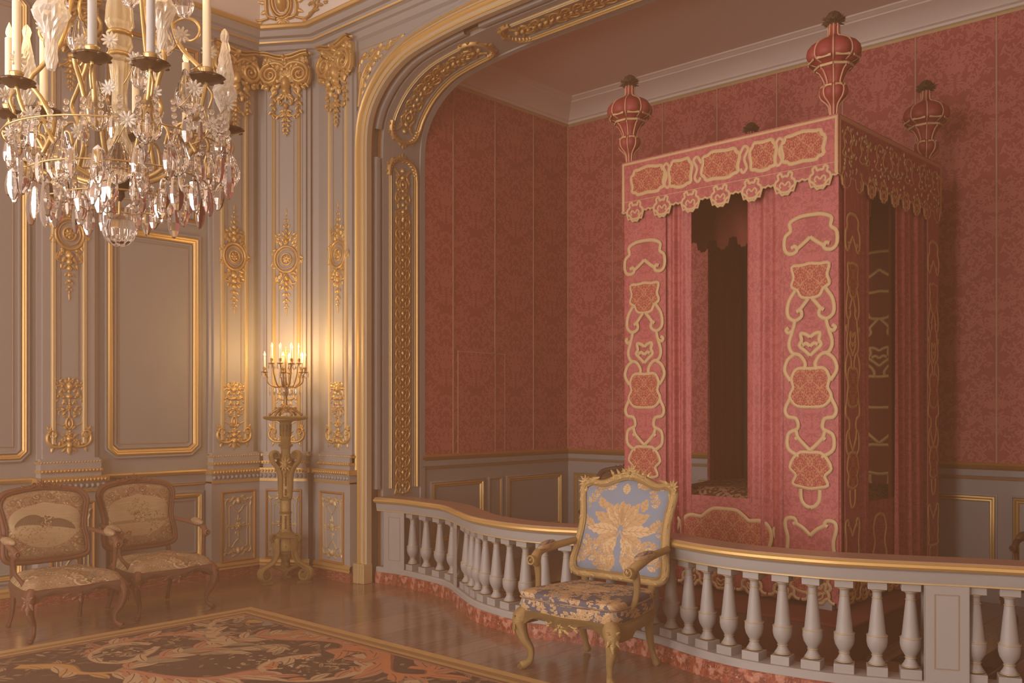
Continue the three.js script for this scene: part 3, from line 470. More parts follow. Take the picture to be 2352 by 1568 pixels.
// ---- arch: architrave, reveal mouldings and carved bands
{
  const a = struct(group('arch_lining'));
  a.name = 'trim_3';
  const zf = ZA, J1 = 4.09, J2 = (() => { let b = 0; for (const q of archPts.pts) if (q.o.x <= -5.57 && q.o.y > 4) b = q.s; return b; })(), L = archPts.L;
  mesh('architrave_fillet', archSweep([[0.215, zf], [0.213, zf + 0.02], [0.19, zf + 0.028], [0.168, zf + 0.03], [0.166, zf]]), M.white, a);
  mesh('gilt_architrave', [archSweep([[0.17, zf], [0.168, zf + 0.035], [0.158, zf + 0.045], [0.146, zf + 0.038], [0.14, zf + 0.03]]), archSweep([[0.118, zf + 0.03], [0.112, zf + 0.055], [0.095, zf + 0.07], [0.075, zf + 0.066], [0.066, zf + 0.05]]), archSweep([[0.036, zf + 0.05], [0.03, zf + 0.058], [0.018, zf + 0.054], [0.014, zf + 0.045]])], M.gold, a);
  mesh('architrave', [archSweep([[0.17, zf + 0.02], [0.145, zf + 0.032], [0.118, zf + 0.03], [0.066, zf + 0.05], [0.036, zf + 0.052], [0.012, zf + 0.045], [0, zf + 0.03], [0, zf - 0.025], [0.06, zf - 0.03]])], M.cream, a);
  mesh('gilt_plinth_block', [rbox(-7.0, -6.8, 0, 0.18, zf - 0.02, zf + 0.085), rbox(-6.94, -6.86, 0, 0.185, zf, zf + 0.1)], M.goldPale, a);
  mesh('groove', [archSweep([[0.045, zf - 0.025], [0.045, zf - 0.09]]), archSweep([[0.035, zf - 0.13], [0.035, zf - 0.17]])], M.goldBrown, a);
  for (const [s0, s1] of [[0.8, J1 - 0.06], [J1 + 0.06, J2 - 0.08], [J2 + 0.08, L - 4.5]]) mesh('reveal_strip', archSweep([[0.05, zf - 0.075], [-0.002, zf - 0.082], [-0.006, zf - 0.1], [-0.002, zf - 0.132], [0.05, zf - 0.138]], s0, s1), M.white, a);
  mesh('reveal_panel', archSweep([[0.06, zf - 0.16], [0.0, zf - 0.165], [0, zf - 0.625], [-0.012, zf - 0.63], [-0.014, zf - 0.685], [0.0, zf - 0.69], [0.1, zf - 0.69]]), M.white, a);
  mesh('joint_line', [archSweep([[0, zf - 0.17], [-0.003, zf - 0.17], [-0.003, zf - 0.62], [0, zf - 0.62]], J1 - 0.003, J1 + 0.012), archSweep([[0, zf - 0.17], [-0.003, zf - 0.17], [-0.003, zf - 0.62], [0, zf - 0.62]], J2 - 0.003, J2 + 0.012)], M.line, a);
  const zc = zf - 0.405;                                            // axis of the carved band
  const place = (s0, dir) => (x, y, z) => { const { o, n } = archAt(s0 + dir * y); return [o.x - n.x * z, o.y - n.y * z, zc - x * dir]; };
  const runs = [[0.82, J1 - 0.1], [J1 + 0.1, J2 - 0.14], [J2 + 0.14, L / 2 + 1.2]];
  runs.forEach(([s0, s1], k) => {
    const edge = (x, w, h, m, n) => mesh(n, archSweep([[0, zc - x - w], [-h * 0.8, zc - x - w * 0.8], [-h, zc - x - w * 0.2], [-h * 0.55, zc - x + w * 0.2], [-h * 0.7, zc - x + w * 0.8], [0, zc - x + w]], s0 + (k ? 0.06 : 0), s1 - (k < 2 ? 0.1 : 0)), m, a);
    edge(0.165, 0.026, 0.028, M.gold, 'gilt_moulding'); edge(-0.155, 0.014, 0.02, M.goldPale, 'gilt_moulding'); edge(0.122, 0.007, 0.012, M.whiteWarm, 'bead'); edge(-0.122, 0.007, 0.012, M.whiteWarm, 'bead');
    const b0 = k === 0 ? s0 : s0 + 0.5, b1 = k === 2 ? s1 : s1 - 0.5;
    mesh('carved_ground', archSweep([[0, zc - 0.11], [-0.006, zc - 0.108], [-0.006, zc + 0.108], [0, zc + 0.11]], b0, b1), M.goldBrown, a);
    const R = new Relief(place(0, 1)), n = Math.max(1, Math.round((b1 - b0) / 0.125));
    for (let i = 0; i < n; i++) R.at(0, b0 + (i + 0.5) * (b1 - b0) / n, 1, (q) => {
      q.both((r) => { r.strand([[0.045, -0.07], [0.03, -0.03], [0.05, 0.01], [0.035, 0.06]], 0.007, 0.012); r.strand([[0.1, -0.07], [0.085, -0.02], [0.098, 0.03], [0.08, 0.06]], 0.006, 0.01); });
      q.both((r) => { r.strand([[0.015, -0.08], [0.06, -0.06], [0.088, -0.01], [0.06, 0.035], [0.035, 0.01]], 0.012, 0.016); r.strand([[0.012, 0.02], [0.05, 0.055], [0.09, 0.085]], 0.011, 0.014); r.leaf(0.065, -0.06, -0.5, 0.05, 0.03); r.leaf(0.07, 0.04, 0.9, 0.055, 0.03); r.leaf(0.02, 0.04, 1.0, 0.06, 0.03); r.leaf(0.02, -0.02, 0.1, 0.04, 0.026); r.leaf(0.09, -0.02, 1.6, 0.05, 0.024); });
      q.dome(0, 0, 0.02, 0.03, 0.02, 6); q.dome(0, -0.07, 0.014, 0.018, 0.016, 6); q.leaf(0, 0.02, HP, 0.07, 0.03);
    });
    if (R.parts.length) R.mesh('carved_band', M.gold, a);
    // shell-headed ends with flowers trailing towards the band
    const end = (s, dir) => { const E = new Relief(place(s, dir)); E.both((r) => { r.strand([[0.175, -0.1], [0.165, -0.02], [0.13, 0.04], [0.06, 0.07], [0, 0.075]], 0.02, 0.03); for (let i = 0; i < 7; i++) { const t = i / 6 * 1.5; r.leaf(Math.cos(t) * 0.165, -0.05 + Math.sin(t) * 0.12, t + (i % 2 ? 0.8 : -0.5), 0.06, 0.04, 0.02); r.dome(Math.cos(t) * 0.15, -0.05 + Math.sin(t) * 0.12, 0.02, 0.02, 0.026, 6); }
      r.strand([[0.1, -0.02], [0.05, -0.08], [0.08, -0.15], [0.03, -0.2]], 0.012, 0.016); r.strand([[0.02, -0.28], [0.07, -0.25], [0.09, -0.31], [0.05, -0.35]], 0.011, 0.015); for (let i = 0; i < 9; i++) { r.leaf(0.012 + 0.02 * (i % 3), -0.06 - i * 0.055, -0.6 - (i % 3) * 0.5, 0.07, 0.036, 0.02); r.leaf(0.05 + 0.01 * (i % 2), -0.1 - i * 0.05, 0.8 - (i % 4) * 0.5, 0.045, 0.028, 0.016); } });
      for (let i = 0; i < 8; i++) E.dome(0, -0.03 - i * 0.065, 0.026 - 0.001 * i, 0.03, 0.026, 7); E.ring(0, -0.17, 0.04, 0.05, 0.01, 0.02); E.palmette(0, 0.06, HP, 0.09, 5, 2.2); E.mesh('gilt_shell_end', M.gold, a); };
    if (k !== 0) end(s0 + 0.06, -1); if (k !== 2) end(s1 - 0.06, 1);
  });
  // spandrel: sunk triangular panel with acanthus
  const sp = [[-6.93, 4.28], [-6.965, 4.55], [-6.97, 4.965], [-6.3, 4.965]]; const curve = archPts.pts.filter((q) => q.o.y > 4.2 && q.o.x < -6.0).map((q) => [q.o.x + q.n.x * 0.237, q.o.y + q.n.y * 0.237]).filter(([x, y]) => y < 4.975 && x > -6.96);
  const outl = [[-6.965, curve[0]?.[1] ?? 4.4], [-6.965, 4.98], ...[...curve].reverse()];
  const R = new Relief((x, y, z) => [x, y, ZA + z]);
  R.strand([...outl, outl[0]], 0.005, 0.008, outl.length, false);
  R.strand([[-6.97, 4.45], [-6.95, 4.6], [-6.92, 4.72], [-6.86, 4.8], [-6.78, 4.85], [-6.7, 4.86], [-6.66, 4.83]], (t) => 0.02 * (1 - 0.4 * t), 0.018); R.strand([[-6.8, 4.86], [-6.7, 4.91], [-6.58, 4.92], [-6.48, 4.945]], (t) => 0.016 * (1 - 0.6 * t), 0.014); R.strand([[-6.95, 4.66], [-6.97, 4.78], [-6.94, 4.88], [-6.88, 4.9]], 0.014, 0.014);
  for (const [x, y, q] of [[-6.95, 4.5, 1.9], [-6.95, 4.55, 0.7], [-6.94, 4.64, 1.7], [-6.92, 4.7, 0.4], [-6.88, 4.77, 1.6], [-6.85, 4.8, -0.2], [-6.8, 4.84, 1.2], [-6.76, 4.85, -0.5], [-6.72, 4.86, 0.9], [-6.66, 4.9, 0.2], [-6.6, 4.92, -0.6], [-6.56, 4.92, 0.6], [-6.5, 4.94, -0.3], [-6.96, 4.84, 0.9], [-6.9, 4.88, 0.2], [-6.97, 4.42, -1.6], [-6.94, 4.74, 2.4]]) R.leaf(x, y, q, 0.075, 0.042, 0.02);
  R.strand([[-6.93, 4.62], [-6.9, 4.72], [-6.84, 4.76], [-6.8, 4.73]], 0.016, 0.016); R.strand([[-6.62, 4.93], [-6.52, 4.9], [-6.44, 4.92], [-6.36, 4.955]], 0.012, 0.014);
  for (const [x, y, q] of [[-6.9, 4.6, 1.2], [-6.88, 4.68, 0.6], [-6.84, 4.74, 0.9], [-6.8, 4.79, 0.4], [-6.75, 4.82, 1.1], [-6.7, 4.84, 0.3], [-6.93, 4.9, 0.5], [-6.88, 4.92, -0.4], [-6.82, 4.92, 0.3], [-6.76, 4.93, -0.5], [-6.7, 4.93, 0.5], [-6.58, 4.9, 0.2], [-6.45, 4.94, -0.2], [-6.4, 4.94, 0.3]]) R.leaf(x, y, q, 0.08, 0.05, 0.024);
  R.mesh('gilt_spandrel', M.gold, a);
}
// ---------------------------------------------------------------- alcove: damask hangings, seams, dado, cornice
{
  const rail = 1.125;
  const wallPart = (wall, o, turn) => { const g = wall; g.position.copy(o); g.rotation.y = turn; };
  // re-express the two visible walls in their own frames: local x runs to the right, z out of the wall
  const build = (wall, w2l, seams, panels, sEnd, name) => {
    for (let i = 0; i < seams.length - 1; i++) {
      const a = seams[i], b = seams[i + 1], g = box(a, b, rail, 4.93, 0, 0.018), p = g.attributes.position, uv = g.attributes.uv;
      for (let k = 0; k < p.count; k++) uv.setXY(k, p.getX(k) - a, p.getY(k));
      g.applyMatrix4(w2l); mesh('damask_width', g, M.damask, wall);
      if (i) mesh('seam_braid', box(a - 0.006, a + 0.006, rail, 4.93, 0.016, 0.024).applyMatrix4(w2l), M.braid, wall);
    }
    const fr = [{ o: V3(seams[0], 0, 0), a: V3(0, 0, 1), b: V3(0, 1, 0) }, { o: V3(sEnd, 0, 0), a: V3(0, 0, 1), b: V3(0, 1, 0) }];
    const sw = (pr, m, n) => mesh(n, sweep(fr, pr).applyMatrix4(w2l), m, wall);
    sw([[0, rail + 0.045], [0.03, rail + 0.04], [0.042, rail + 0.02], [0.03, rail], [0.02, rail - 0.012], [0, rail - 0.02]], M.goldBrown, 'dado_rail');
    sw([[0, rail - 0.015], [0.035, rail - 0.02], [0.035, rail - 0.07], [0.02, rail - 0.085]], M.white, 'dado_fascia');
    sw([[0, rail - 0.08], [0.024, rail - 0.085], [0.02, rail - 0.1], [0, rail - 0.105]], M.goldBrown, 'dado_fillet');
    sw([[0.004, rail], [0.004, 0.16], [0.03, 0.155], [0.03, 0.1], [0.03, 0]], M.white, 'dado');
    sw([[0, 0.19], [0.028, 0.185], [0.034, 0.16], [0, 0.155]], M.goldBrown, 'base_moulding');
    for (const [a, b, t] of panels) {
      const f = rectPts(a, b, 0.27, t), mk = (pr) => { const g = frameAlong(f, pr); g.translate(0, 0, 0.004); return g.applyMatrix4(w2l); }, thin = b - a < 0.3;
      mesh('panel_fillet', [mk([[0, 0], [0, 0.014], [-0.014, 0.018], [-0.02, 0]])], M.white, wall);
      mesh('gilt_moulding', mk(thin ? [[-0.012, 0], [-0.014, 0.012], [-0.024, 0.014], [-0.03, 0]] : [[-0.018, 0], [-0.02, 0.02], [-0.034, 0.026], [-0.044, 0.012], [-0.056, 0.016], [-0.066, 0]]), thin ? M.goldBrown : M.gold, wall);
    }
    sw([[0, 4.88], [0.02, 4.882], [0.03, 4.9], [0.022, 4.915], [0, 4.92]], M.goldPale, 'gilt_fillet');
    sw([[0, 4.91], [0.035, 4.915], [0.04, 4.935], [0.065, 4.945], [0.07, 4.955], [0.1, 4.985], [0.17, 5.04], [0.245, 5.07], [0.25, 5.082], [0.27, 5.088], [0.285, 5.1], [0.3, 5.105], [0.3, 5.125]], M.plaster, 'cornice');
  };
  const mAL = new THREE.Matrix4().makeRotationY(HP); mAL.setPosition(XAL, 0, 0);            // local x = -z
  const mAB = new THREE.Matrix4().makeTranslation(0, 0, ZB);
  build(wallAL, mAL, [6.2, 6.626, 7.244, 7.865, -ZB], [[6.32, 7.09, 0.9], [7.15, 7.365, 0.9], [7.43, 8.38, 0.9]], -ZB, 'l');
  const bs = []; for (let x = XAL; x < XAR - 0.1; x += 0.655) bs.push(x); bs.push(XAR);
  build(wallAB, mAB, bs, [[-6.74, -5.55, 0.9], [-5.45, -5.2, 0.9], [-5.1, -3.5, 0.9], [-3.4, -2.24, 0.9], [-2.14, -0.9, 0.9]], XAR, 'b');
  mesh('corner_braid', box(XAL + 0.016, XAL + 0.03, rail, 4.93, ZB + 0.016, ZB + 0.03), M.braid, wallAB);
  // jib door cut in the damask of the left wall
  const d = struct(group('door_1'));
  const f = frameAlong(rectPts(6.69, 7.4, rail + 0.02, 2.21), [[0, 0], [0, 0.006], [-0.008, 0.006], [-0.008, 0]]); f.translate(0, 0, 0.018);
  mesh('door_edge', f.applyMatrix4(mAL), M.braid, d);
  const g = box(6.695, 7.395, rail + 0.03, 2.205, 0.016, 0.0215), p = g.attributes.position, uv = g.attributes.uv; for (let k = 0; k < p.count; k++) uv.setXY(k, p.getX(k) - 6.626, p.getY(k));
  mesh('door_leaf', g.applyMatrix4(mAL), M.damask, d);
}
// ---------------------------------------------------------------- balustrade
{
  const front = [[-6.80, -5.60], [-6.5, -5.63], [-6.17, -5.595], [-5.79, -5.52], [-5.4, -5.30], [-5.02, -5.09], [-4.71, -5.0], [-4.45, -4.97], [-4.2, -5.0], [-3.95, -5.085], [-3.62, -5.12], [-3.33, -5.07], [-3.03, -4.975], [-2.82, -4.93], [-2.6, -4.92], [-2.4, -4.945], [-2.19, -4.985], [-2.02, -5.045], [-1.76, -5.16], [-1.54, -5.265], [-1.28, -5.37], [-0.9, -5.5], [-0.5, -5.57], [-0.2, -5.59]];
  const cF = new THREE.CatmullRomCurve3(front.map(([x, z]) => V3(x, 0, z)), false, 'centripetal');
  const N = 220, ctr = [];
  for (let i = 0; i <= N; i++) { const t = i / N, o = cF.getPointAt(t), d = cF.getTangentAt(t), n = V3(-d.z, 0, d.x); ctr.push(o.clone().addScaledVector(n, -0.1)); }   // n points towards the room
  const c = new THREE.CatmullRomCurve3(ctr, false, 'centripetal'), L = c.getLength();
  const at = (s) => { const t = THREE.MathUtils.clamp(s / L, 0, 1), o = c.getPointAt(t), d = c.getTangentAt(t); return { o, n: V3(-d.z, 0, d.x), yaw: Math.atan2(-d.z, d.x) }; };
  const sOfX = (x) => { let a = 0, b = L; for (let k = 0; k < 40; k++) { const m = (a + b) / 2; at(m).o.x < x ? (a = m) : (b = m); } return a; };
  const run = (prof, s0 = 0, s1 = L) => { const n = Math.max(2, Math.round((s1 - s0) / 0.04)), f = []; for (let i = 0; i <= n; i++) { const q = at(s0 + (s1 - s0) * i / n); f.push({ o: q.o, a: q.n, b: V3(0, 1, 0) }); } return sweep(f, prof, true); };
  const t = thing('balustrade', 'white and gilt curving balustrade with turned balusters closing off the bed alcove', 'balustrade', [0, 0, 0]);
  mesh('marble_base', run([[-0.1, 0], [0.1, 0], [0.1, 0.098], [0.094, 0.104], [-0.094, 0.104], [-0.1, 0.098]]), M.marble, t);
  mesh('plinth', run([[-0.085, 0.1], [0.088, 0.1], [0.088, 0.138], [0.078, 0.15], [-0.078, 0.15], [-0.085, 0.14]]), M.white, t);
  const posts = [[-6.73, -6.45], [-5.57, -5.46], [-1.765, -1.565], [-0.7, -0.55]].map(([a, b]) => [sOfX(a), sOfX(b)]);
  mesh('rail_fascia', run([[-0.075, 0.672], [0.075, 0.672], [0.082, 0.69], [0.088, 0.735], [0.1, 0.748], [-0.1, 0.748], [-0.088, 0.735]]), M.white, t);
  mesh('gilt_bead', run([[-0.06, 0.664], [0.07, 0.664], [0.08, 0.668], [0.08, 0.676], [0.06, 0.68], [-0.06, 0.68]]), M.goldPale, t);
  M.railTop = std({ color: srgb(158, 124, 104), roughness: 0.35 });
  mesh('gilt_handrail', run([[-0.11, 0.745], [0.1, 0.745], [0.118, 0.75], [0.128, 0.764], [0.124, 0.778], [0.112, 0.786], [0.108, 0.79], [-0.11, 0.79]]), M.gold, t);
  mesh('rail_top', run([[-0.112, 0.786], [0.104, 0.786], [0.1, 0.795], [-0.104, 0.797]]), M.railTop, t);
  // pedestals with sunk panels
  posts.forEach(([s0, s1], k) => {
    const p = mesh('pedestal', run([[-0.07, 0.148], [0.074, 0.148], [0.074, 0.672], [-0.07, 0.672]], s0, s1), M.white, t);
    const w = s1 - s0, g = [], q0 = s0 + w * 0.22, q1 = s1 - w * 0.22;
    for (const [a, b, y0, y1] of [[q0, q0 + 0.005, 0.22, 0.62], [q1 - 0.005, q1, 0.22, 0.62], [q0, q1, 0.22, 0.225], [q0, q1, 0.615, 0.62]]) g.push(run([[0.0735, y0], [0.0765, y0], [0.0765, y1], [0.0735, y1]], a, b));
    mesh('panel_line', g, M.line, p);
    mesh('joint_bead', [s0, s1].map((s) => run([[0.072, 0.15], [0.0765, 0.15], [0.0765, 0.745], [0.072, 0.745]], s - 0.002, s + 0.002)), M.whiteWarm, p);
  });
  // balusters : turned shaft on a square block
  const bodyG = [lathe([[0.026, 0.2], [0.04, 0.208], [0.044, 0.215], [0.036, 0.226], [0.027, 0.245], [0.0265, 0.262], [0.035, 0.276], [0.049, 0.3], [0.0555, 0.33], [0.0545, 0.36], [0.05, 0.368], [0.0455, 0.375], [0.04, 0.43], [0.033, 0.5], [0.0265, 0.56], [0.0245, 0.575], [0.0245, 0.6], [0.027, 0.606], [0.037, 0.616], [0.037, 0.624]], 20), rbox(-0.054, 0.054, 0.148, 0.2, -0.054, 0.054, 0.004), rbox(-0.05, 0.05, 0.622, 0.668, -0.05, 0.05, 0.004)];
  const ringG = [[0.209, 0.0445], [0.365, 0.0545], [0.572, 0.0268], [0.256, 0.0285], [0.616, 0.037]].map(([y, r]) => { const g = new THREE.TorusGeometry(r, 0.0028, 5, 20); g.rotateX(HP); g.translate(0, y, 0); return g; });
  const bg = join(bodyG), rg = join(ringG);
  const place = (s) => { const q = at(s), b = mesh('baluster', bg, M.white, t); b.position.copy(q.o); b.rotation.y = q.yaw; const r = mesh('gilt_rings', rg, M.goldPale, b); return b; };
  const bay = (a, b, n, e0, e1) => { for (let i = 0; i < n; i++) place(a + e0 + (b - a - e0 - e1) * (n > 1 ? i / (n - 1) : 0.5)); };
  bay(posts[0][1], posts[1][0], 5, 0.035, 0.03);
  { const a = posts[1][1], b = posts[2][0]; bay(a, b, Math.round((b - a) / 0.17), 0.06, 0.06); }
  bay(posts[2][1], posts[3][0], 6, 0.04, 0.06);
}
// ---------------------------------------------------------------- dais, bed
M.bedRed = std({ map: damaskCloth('#a44c4c', '#b75e5c', 512, 640, [1 / 0.42, 1 / 0.52]), roughness: 0.55 });
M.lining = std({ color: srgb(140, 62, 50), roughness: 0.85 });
M.ribbon = std({ color: srgb(200, 168, 124), roughness: 0.55, metalness: 0.1 });
M.ribbonDark = std({ color: srgb(206, 166, 106), roughness: 0.5, metalness: 0.2 });
M.brocade = std({ map: dataTex(256, 256, (u, v) => { const t = THREE.MathUtils.smoothstep(damaskValue(u, v) + 0.25 * Math.sin(u * 130) * Math.sin(v * 130), 0.1, 0.3); return mix([158, 62, 52], [188, 126, 88], t); }, true, [7, 7]), roughness: 0.6 });
M.pink = std({ color: srgb(206, 150, 120), roughness: 0.55 });
M.carpetRed = std({ map: dataTex(128, 128, (u, v) => { const n = simplex.noise(u * 60, v * 60); return mix([104, 42, 34], [124, 54, 44], n * 0.5 + 0.5); }, true, [3, 3]), roughness: 0.95 });
{
  const d = thing('dais', 'low red carpeted platform under the canopy bed', 'platform', [AX, 0, -7.12]);
  mesh('carpet', rbox(-1.14, 1.14, 0.225, 0.25, -1.34, 1.37, 0.01), M.carpetRed, d);
  mesh('riser', box(-1.12, 1.12, 0, 0.226, -1.33, 1.35), std({ color: srgb(96, 48, 34), roughness: 0.8 }), d);
}
const BED = thing('canopy_bed', 'tall red four-poster canopy bed hung with curtains and gold ribbon embroidery', 'bed', [-3.464, 0.25, -7.074], -0.0384);
BED.scale.z = 0.92;
{
  const B = BED, w = 0.9, dz = 1.0, yT = 3.335, ySc = 2.9;
  const face = { front: (x, y, z) => [x, y, dz + z], right: (x, y, z) => [w + z, y, -x], left: (x, y, z) => [-w - z, y, x] };
  const fillsOf = (F, m) => F.parts.forEach((g) => mesh('brocade_cartouche', g, M.brocade, m));
  // tester frame and inside
  mesh('tester', [rbox(-w, w, yT - 0.035, yT, -dz, dz, 0.008)], M.lining, B);
  mesh('bedstead', [box(-0.82, 0.82, 0.1, 0.52, -0.95, 0.9)], M.lining, B);
  for (const [x, z] of [[-0.8, 0.9], [0.8, 0.9], [-0.8, -0.9], [0.8, -0.9]]) mesh('post', [bar([x, 0, z], [x, yT - 0.03, z], 0.035, 10), rbox(x - 0.06, x + 0.06, 0, 0.07, z - 0.05, z + 0.1, 0.006)], M.white, B);
  // pelmets with a scalloped lower edge
  const scallop = (len, n, y0, y1) => { const p = []; for (let i = 0; i < n; i++) { const a = -len / 2 + len * i / n, s = len / n; for (let k = 0; k < 12; k++) { const t = k / 12, u = Math.abs(t - 0.5) * 2; const y = u > 0.62 ? y1 + 0.012 * Math.sin((u - 0.62) / 0.38 * Math.PI) * -1 : y0 + (y1 - y0) * 0.62 * u + 0.008 * Math.cos(u * 20); p.push([a + s * t, y]); } } p.push([len / 2, y1]); return p; };
  const pel = (name, len, n, map, turn, rib) => {
    const low = scallop(len, n, 2.855, 2.945), g = extrude([[len / 2, yT + 0.006], [-len / 2, yT + 0.006], ...low], 0.012); const p = g.attributes.position;
    for (let k = 0; k < p.count; k++) { const q = map(p.getX(k), p.getY(k), p.getZ(k)); p.setXYZ(k, ...q); } g.computeVertexNormals();
    const m = mesh(name, g, M.bedRed, B);
    const R = new Relief((x, y, z) => map(x, y, z + 0.012));
    if (rib !== M.ribbon) { const E = new Relief((x, y, z) => map(x, y, z + 0.012)); E.strand([[-len / 2, yT - 0.014], [len / 2, yT - 0.014]], 0.017, 0.006, 1, false); E.strand(low, 0.008, 0.007, low.length - 1, false); mesh('edge_braid', E.geo(), M.pink, m); }
    R.strand([[-len / 2 + 0.015, low[0][1]], [-len / 2 + 0.015, yT - 0.012], [len / 2 - 0.015, yT - 0.012], [len / 2 - 0.015, 2.945]], 0.015, 0.006, 3, false);
    R.strand(low, 0.009, 0.006, low.length - 1, false);
    if (rib === M.ribbon) R.strand([[-len / 2, 3.02], [len / 2, 3.02]], 0.003, 0.003, 1, false);
    const fills = new Relief((x, y, z) => map(x, y, z + 0.012));
    // lambrequin motifs along the lower edge
    for (let i = 0; i < n; i++) R.at(-len / 2 + len * (i + 0.5) / n, 2.925, len / n / 0.26, (q) => {
      q.both((r) => { r.strand([[0, -0.05], [0.03, -0.045], [0.05, -0.02], [0.075, -0.005], [0.07, 0.03], [0.05, 0.045], [0.055, 0.075], [0.03, 0.085], [0.02, 0.06], [0, 0.065]], 0.011, 0.005); r.strand([[0, -0.005], [0.025, 0.02], [0.04, 0.0], [0.03, -0.02]], 0.008, 0.005); });
    });
    // five cartouches joined by curls
    if (rib === M.ribbon) {
      const blob = (x0, x1, y0, y1, k) => { const cx = (x0 + x1) / 2, a = (x1 - x0) / 2, cy = (y0 + y1) / 2, b = (y1 - y0) / 2, pts = []; for (let i = 0; i < 28; i++) { const t = i / 28 * Math.PI * 2, c = Math.cos(t), s = Math.sin(t), e = 0.55; const wob = 1 + 0.06 * Math.sin(t * k); pts.push([cx + a * Math.sign(c) * Math.abs(c) ** e * wob, cy + b * Math.sign(s) * Math.abs(s) ** e * wob]); } return pts; };
      for (const [x0, x1, k] of [[-0.81, -0.5, 9], [-0.45, -0.25, 7], [-0.155, 0.155, 8], [0.25, 0.45, 7], [0.5, 0.81, 9]]) {
        const o = blob(x0, x1, 3.065, 3.265, k), v = o.map(([x, y]) => [x, y, 0.003]), c = [(x0 + x1) / 2, 3.165, 0.003]; fills.push([...v, c], v.flatMap((_, i) => [i, (i + 1) % v.length, v.length])); R.strand([...o, o[0]], 0.017, 0.007, 44);
      }
      for (const s of [-1, 1]) for (const x of [0.2, 0.475]) R.strand([[s * (x - 0.04), 3.2], [s * x, 3.26], [s * (x + 0.03), 3.24], [s * x, 3.17], [s * (x + 0.02), 3.1], [s * (x - 0.01), 3.07], [s * (x - 0.03), 3.1]], 0.013, 0.006);
    } else {
      for (let i = 0; i < 7; i++) R.at(-len / 2 + len * (i + 0.5) / 7, 3.16, 1, (q) => { q.both((r) => { r.strand([[0, 0.1], [0.04, 0.09], [0.07, 0.03], [0.05, -0.02], [0.09, -0.07], [0.04, -0.09], [0, -0.08]], 0.007, 0.005); r.leaf(0.02, 0.0, 0.7, 0.05, 0.025, 0.008); r.leaf(0.1, 0.05, 1.9, 0.04, 0.02, 0.008); }); });
      const S = new Relief((x, y, z) => map(x, y, z + 0.012)); for (let i = 0; i < 150; i++) { const b = [3.27, 3.22, 3.12, 3.05, 2.99][i % 5]; S.leaf(rr(-len / 2 + 0.06, len / 2 - 0.06), b + rr(-0.025, 0.025), rr(-2.2, -0.9), rr(0.02, 0.045), 0.016, 0.01); } mesh('gold_tassel_work', S.geo(), M.ribbon, m).userData.kind = 'stuff';
    }
    mesh('gold_ribbon', R.geo(), rib, m); fillsOf(fills, m);
  };
  pel('front_pelmet', 1.82, 7, (x, y, z) => [x, y, dz + z], 0, M.ribbon);
  pel('side_pelmet', 2.0, 9, (x, y, z) => [w + z, y, -x], 0, M.ribbonDark);
  pel('side_pelmet', 2.0, 9, (x, y, z) => [-w - z, y, x], 0, M.ribbonDark);
  // inner valance, in shadow
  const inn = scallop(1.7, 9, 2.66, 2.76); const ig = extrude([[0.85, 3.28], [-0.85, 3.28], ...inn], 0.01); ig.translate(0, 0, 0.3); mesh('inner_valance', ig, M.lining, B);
  // embroidered flat panels at the foot posts
  const ribbons = (R, F, k) => {                                     // k: half-width scale ; drawn for a panel of half-width 0.2
    const Y = (z) => 2.707 - 0.001495 * z, X = (x) => x * 0.00167 * k, P = (l) => l.map(([x, z]) => [X(x), Y(z)]), w2 = 0.014;
    const fill = (l) => { const v = []; const o = outline([...P(l), ...P(l).slice(1, -1).reverse().map(([x, y]) => [-x, y])], 3); for (const [x, y] of o) v.push([x, y, 0.003]); const cy = o.reduce((s, q) => s + q[1], 0) / o.length; v.push([0, cy, 0.003]); F.push(v, o.flatMap((_, i) => [i, (i + 1) % o.length, o.length])); };
    const c1 = [[0, 232], [40, 238], [80, 240], [72, 290], [82, 330], [55, 350], [40, 380], [0, 390]], c2 = [[0, 716], [60, 716], [82, 760], [74, 800], [90, 840], [62, 882], [0, 890]], c3 = [[0, 1100], [50, 1104], [90, 1170], [62, 1205], [76, 1245], [35, 1258], [0, 1265]];
    const c4 = [[0, 1625], [60, 1625], [84, 1650], [74, 1685], [88, 1710], [60, 1735], [0, 1745]];
    R.both((r) => {
      for (const l of [c1, c2, c3, c4]) r.strand(P(l), w2, 0.006);
      for (const l of [
        [[0, 8], [50, 12], [92, 35], [88, 72], [112, 95], [112, 160], [90, 178], [60, 168], [66, 145], [85, 150]], [[62, 160], [35, 140], [0, 110]],
        [[66, 350], [96, 400], [100, 465], [70, 490], [38, 470], [45, 440], [60, 450]], [[8, 392], [30, 420], [48, 445]], [[68, 490], [80, 535], [100, 545], [108, 530], [95, 520]],
        [[78, 535], [95, 600], [80, 640], [48, 650], [22, 690], [28, 720]], [[0, 570], [20, 555], [42, 552], [38, 585], [48, 605], [20, 635], [0, 655]], [[0, 612], [18, 598], [34, 606]], [[70, 645], [100, 670], [114, 720], [88, 770]],
        [[88, 845], [112, 905], [100, 935], [62, 945], [55, 990], [92, 1010], [102, 1035], [98, 1085], [50, 1120]], [[92, 1010], [66, 1000], [55, 1030], [30, 1060], [0, 1090]], [[55, 1030], [66, 1040]],
        [[42, 1268], [38, 1320], [20, 1345], [0, 1352]], [[104, 1560], [100, 1500], [112, 1440], [105, 1412], [72, 1408], [62, 1425], [75, 1435]], [[62, 1430], [30, 1450], [0, 1480]], [[104, 1555], [92, 1585], [104, 1610], [62, 1625]],
      ]) r.strand(P(l), w2, 0.006);
    });
    for (const l of [c1, c2, c3, c4]) fill(l);
  };
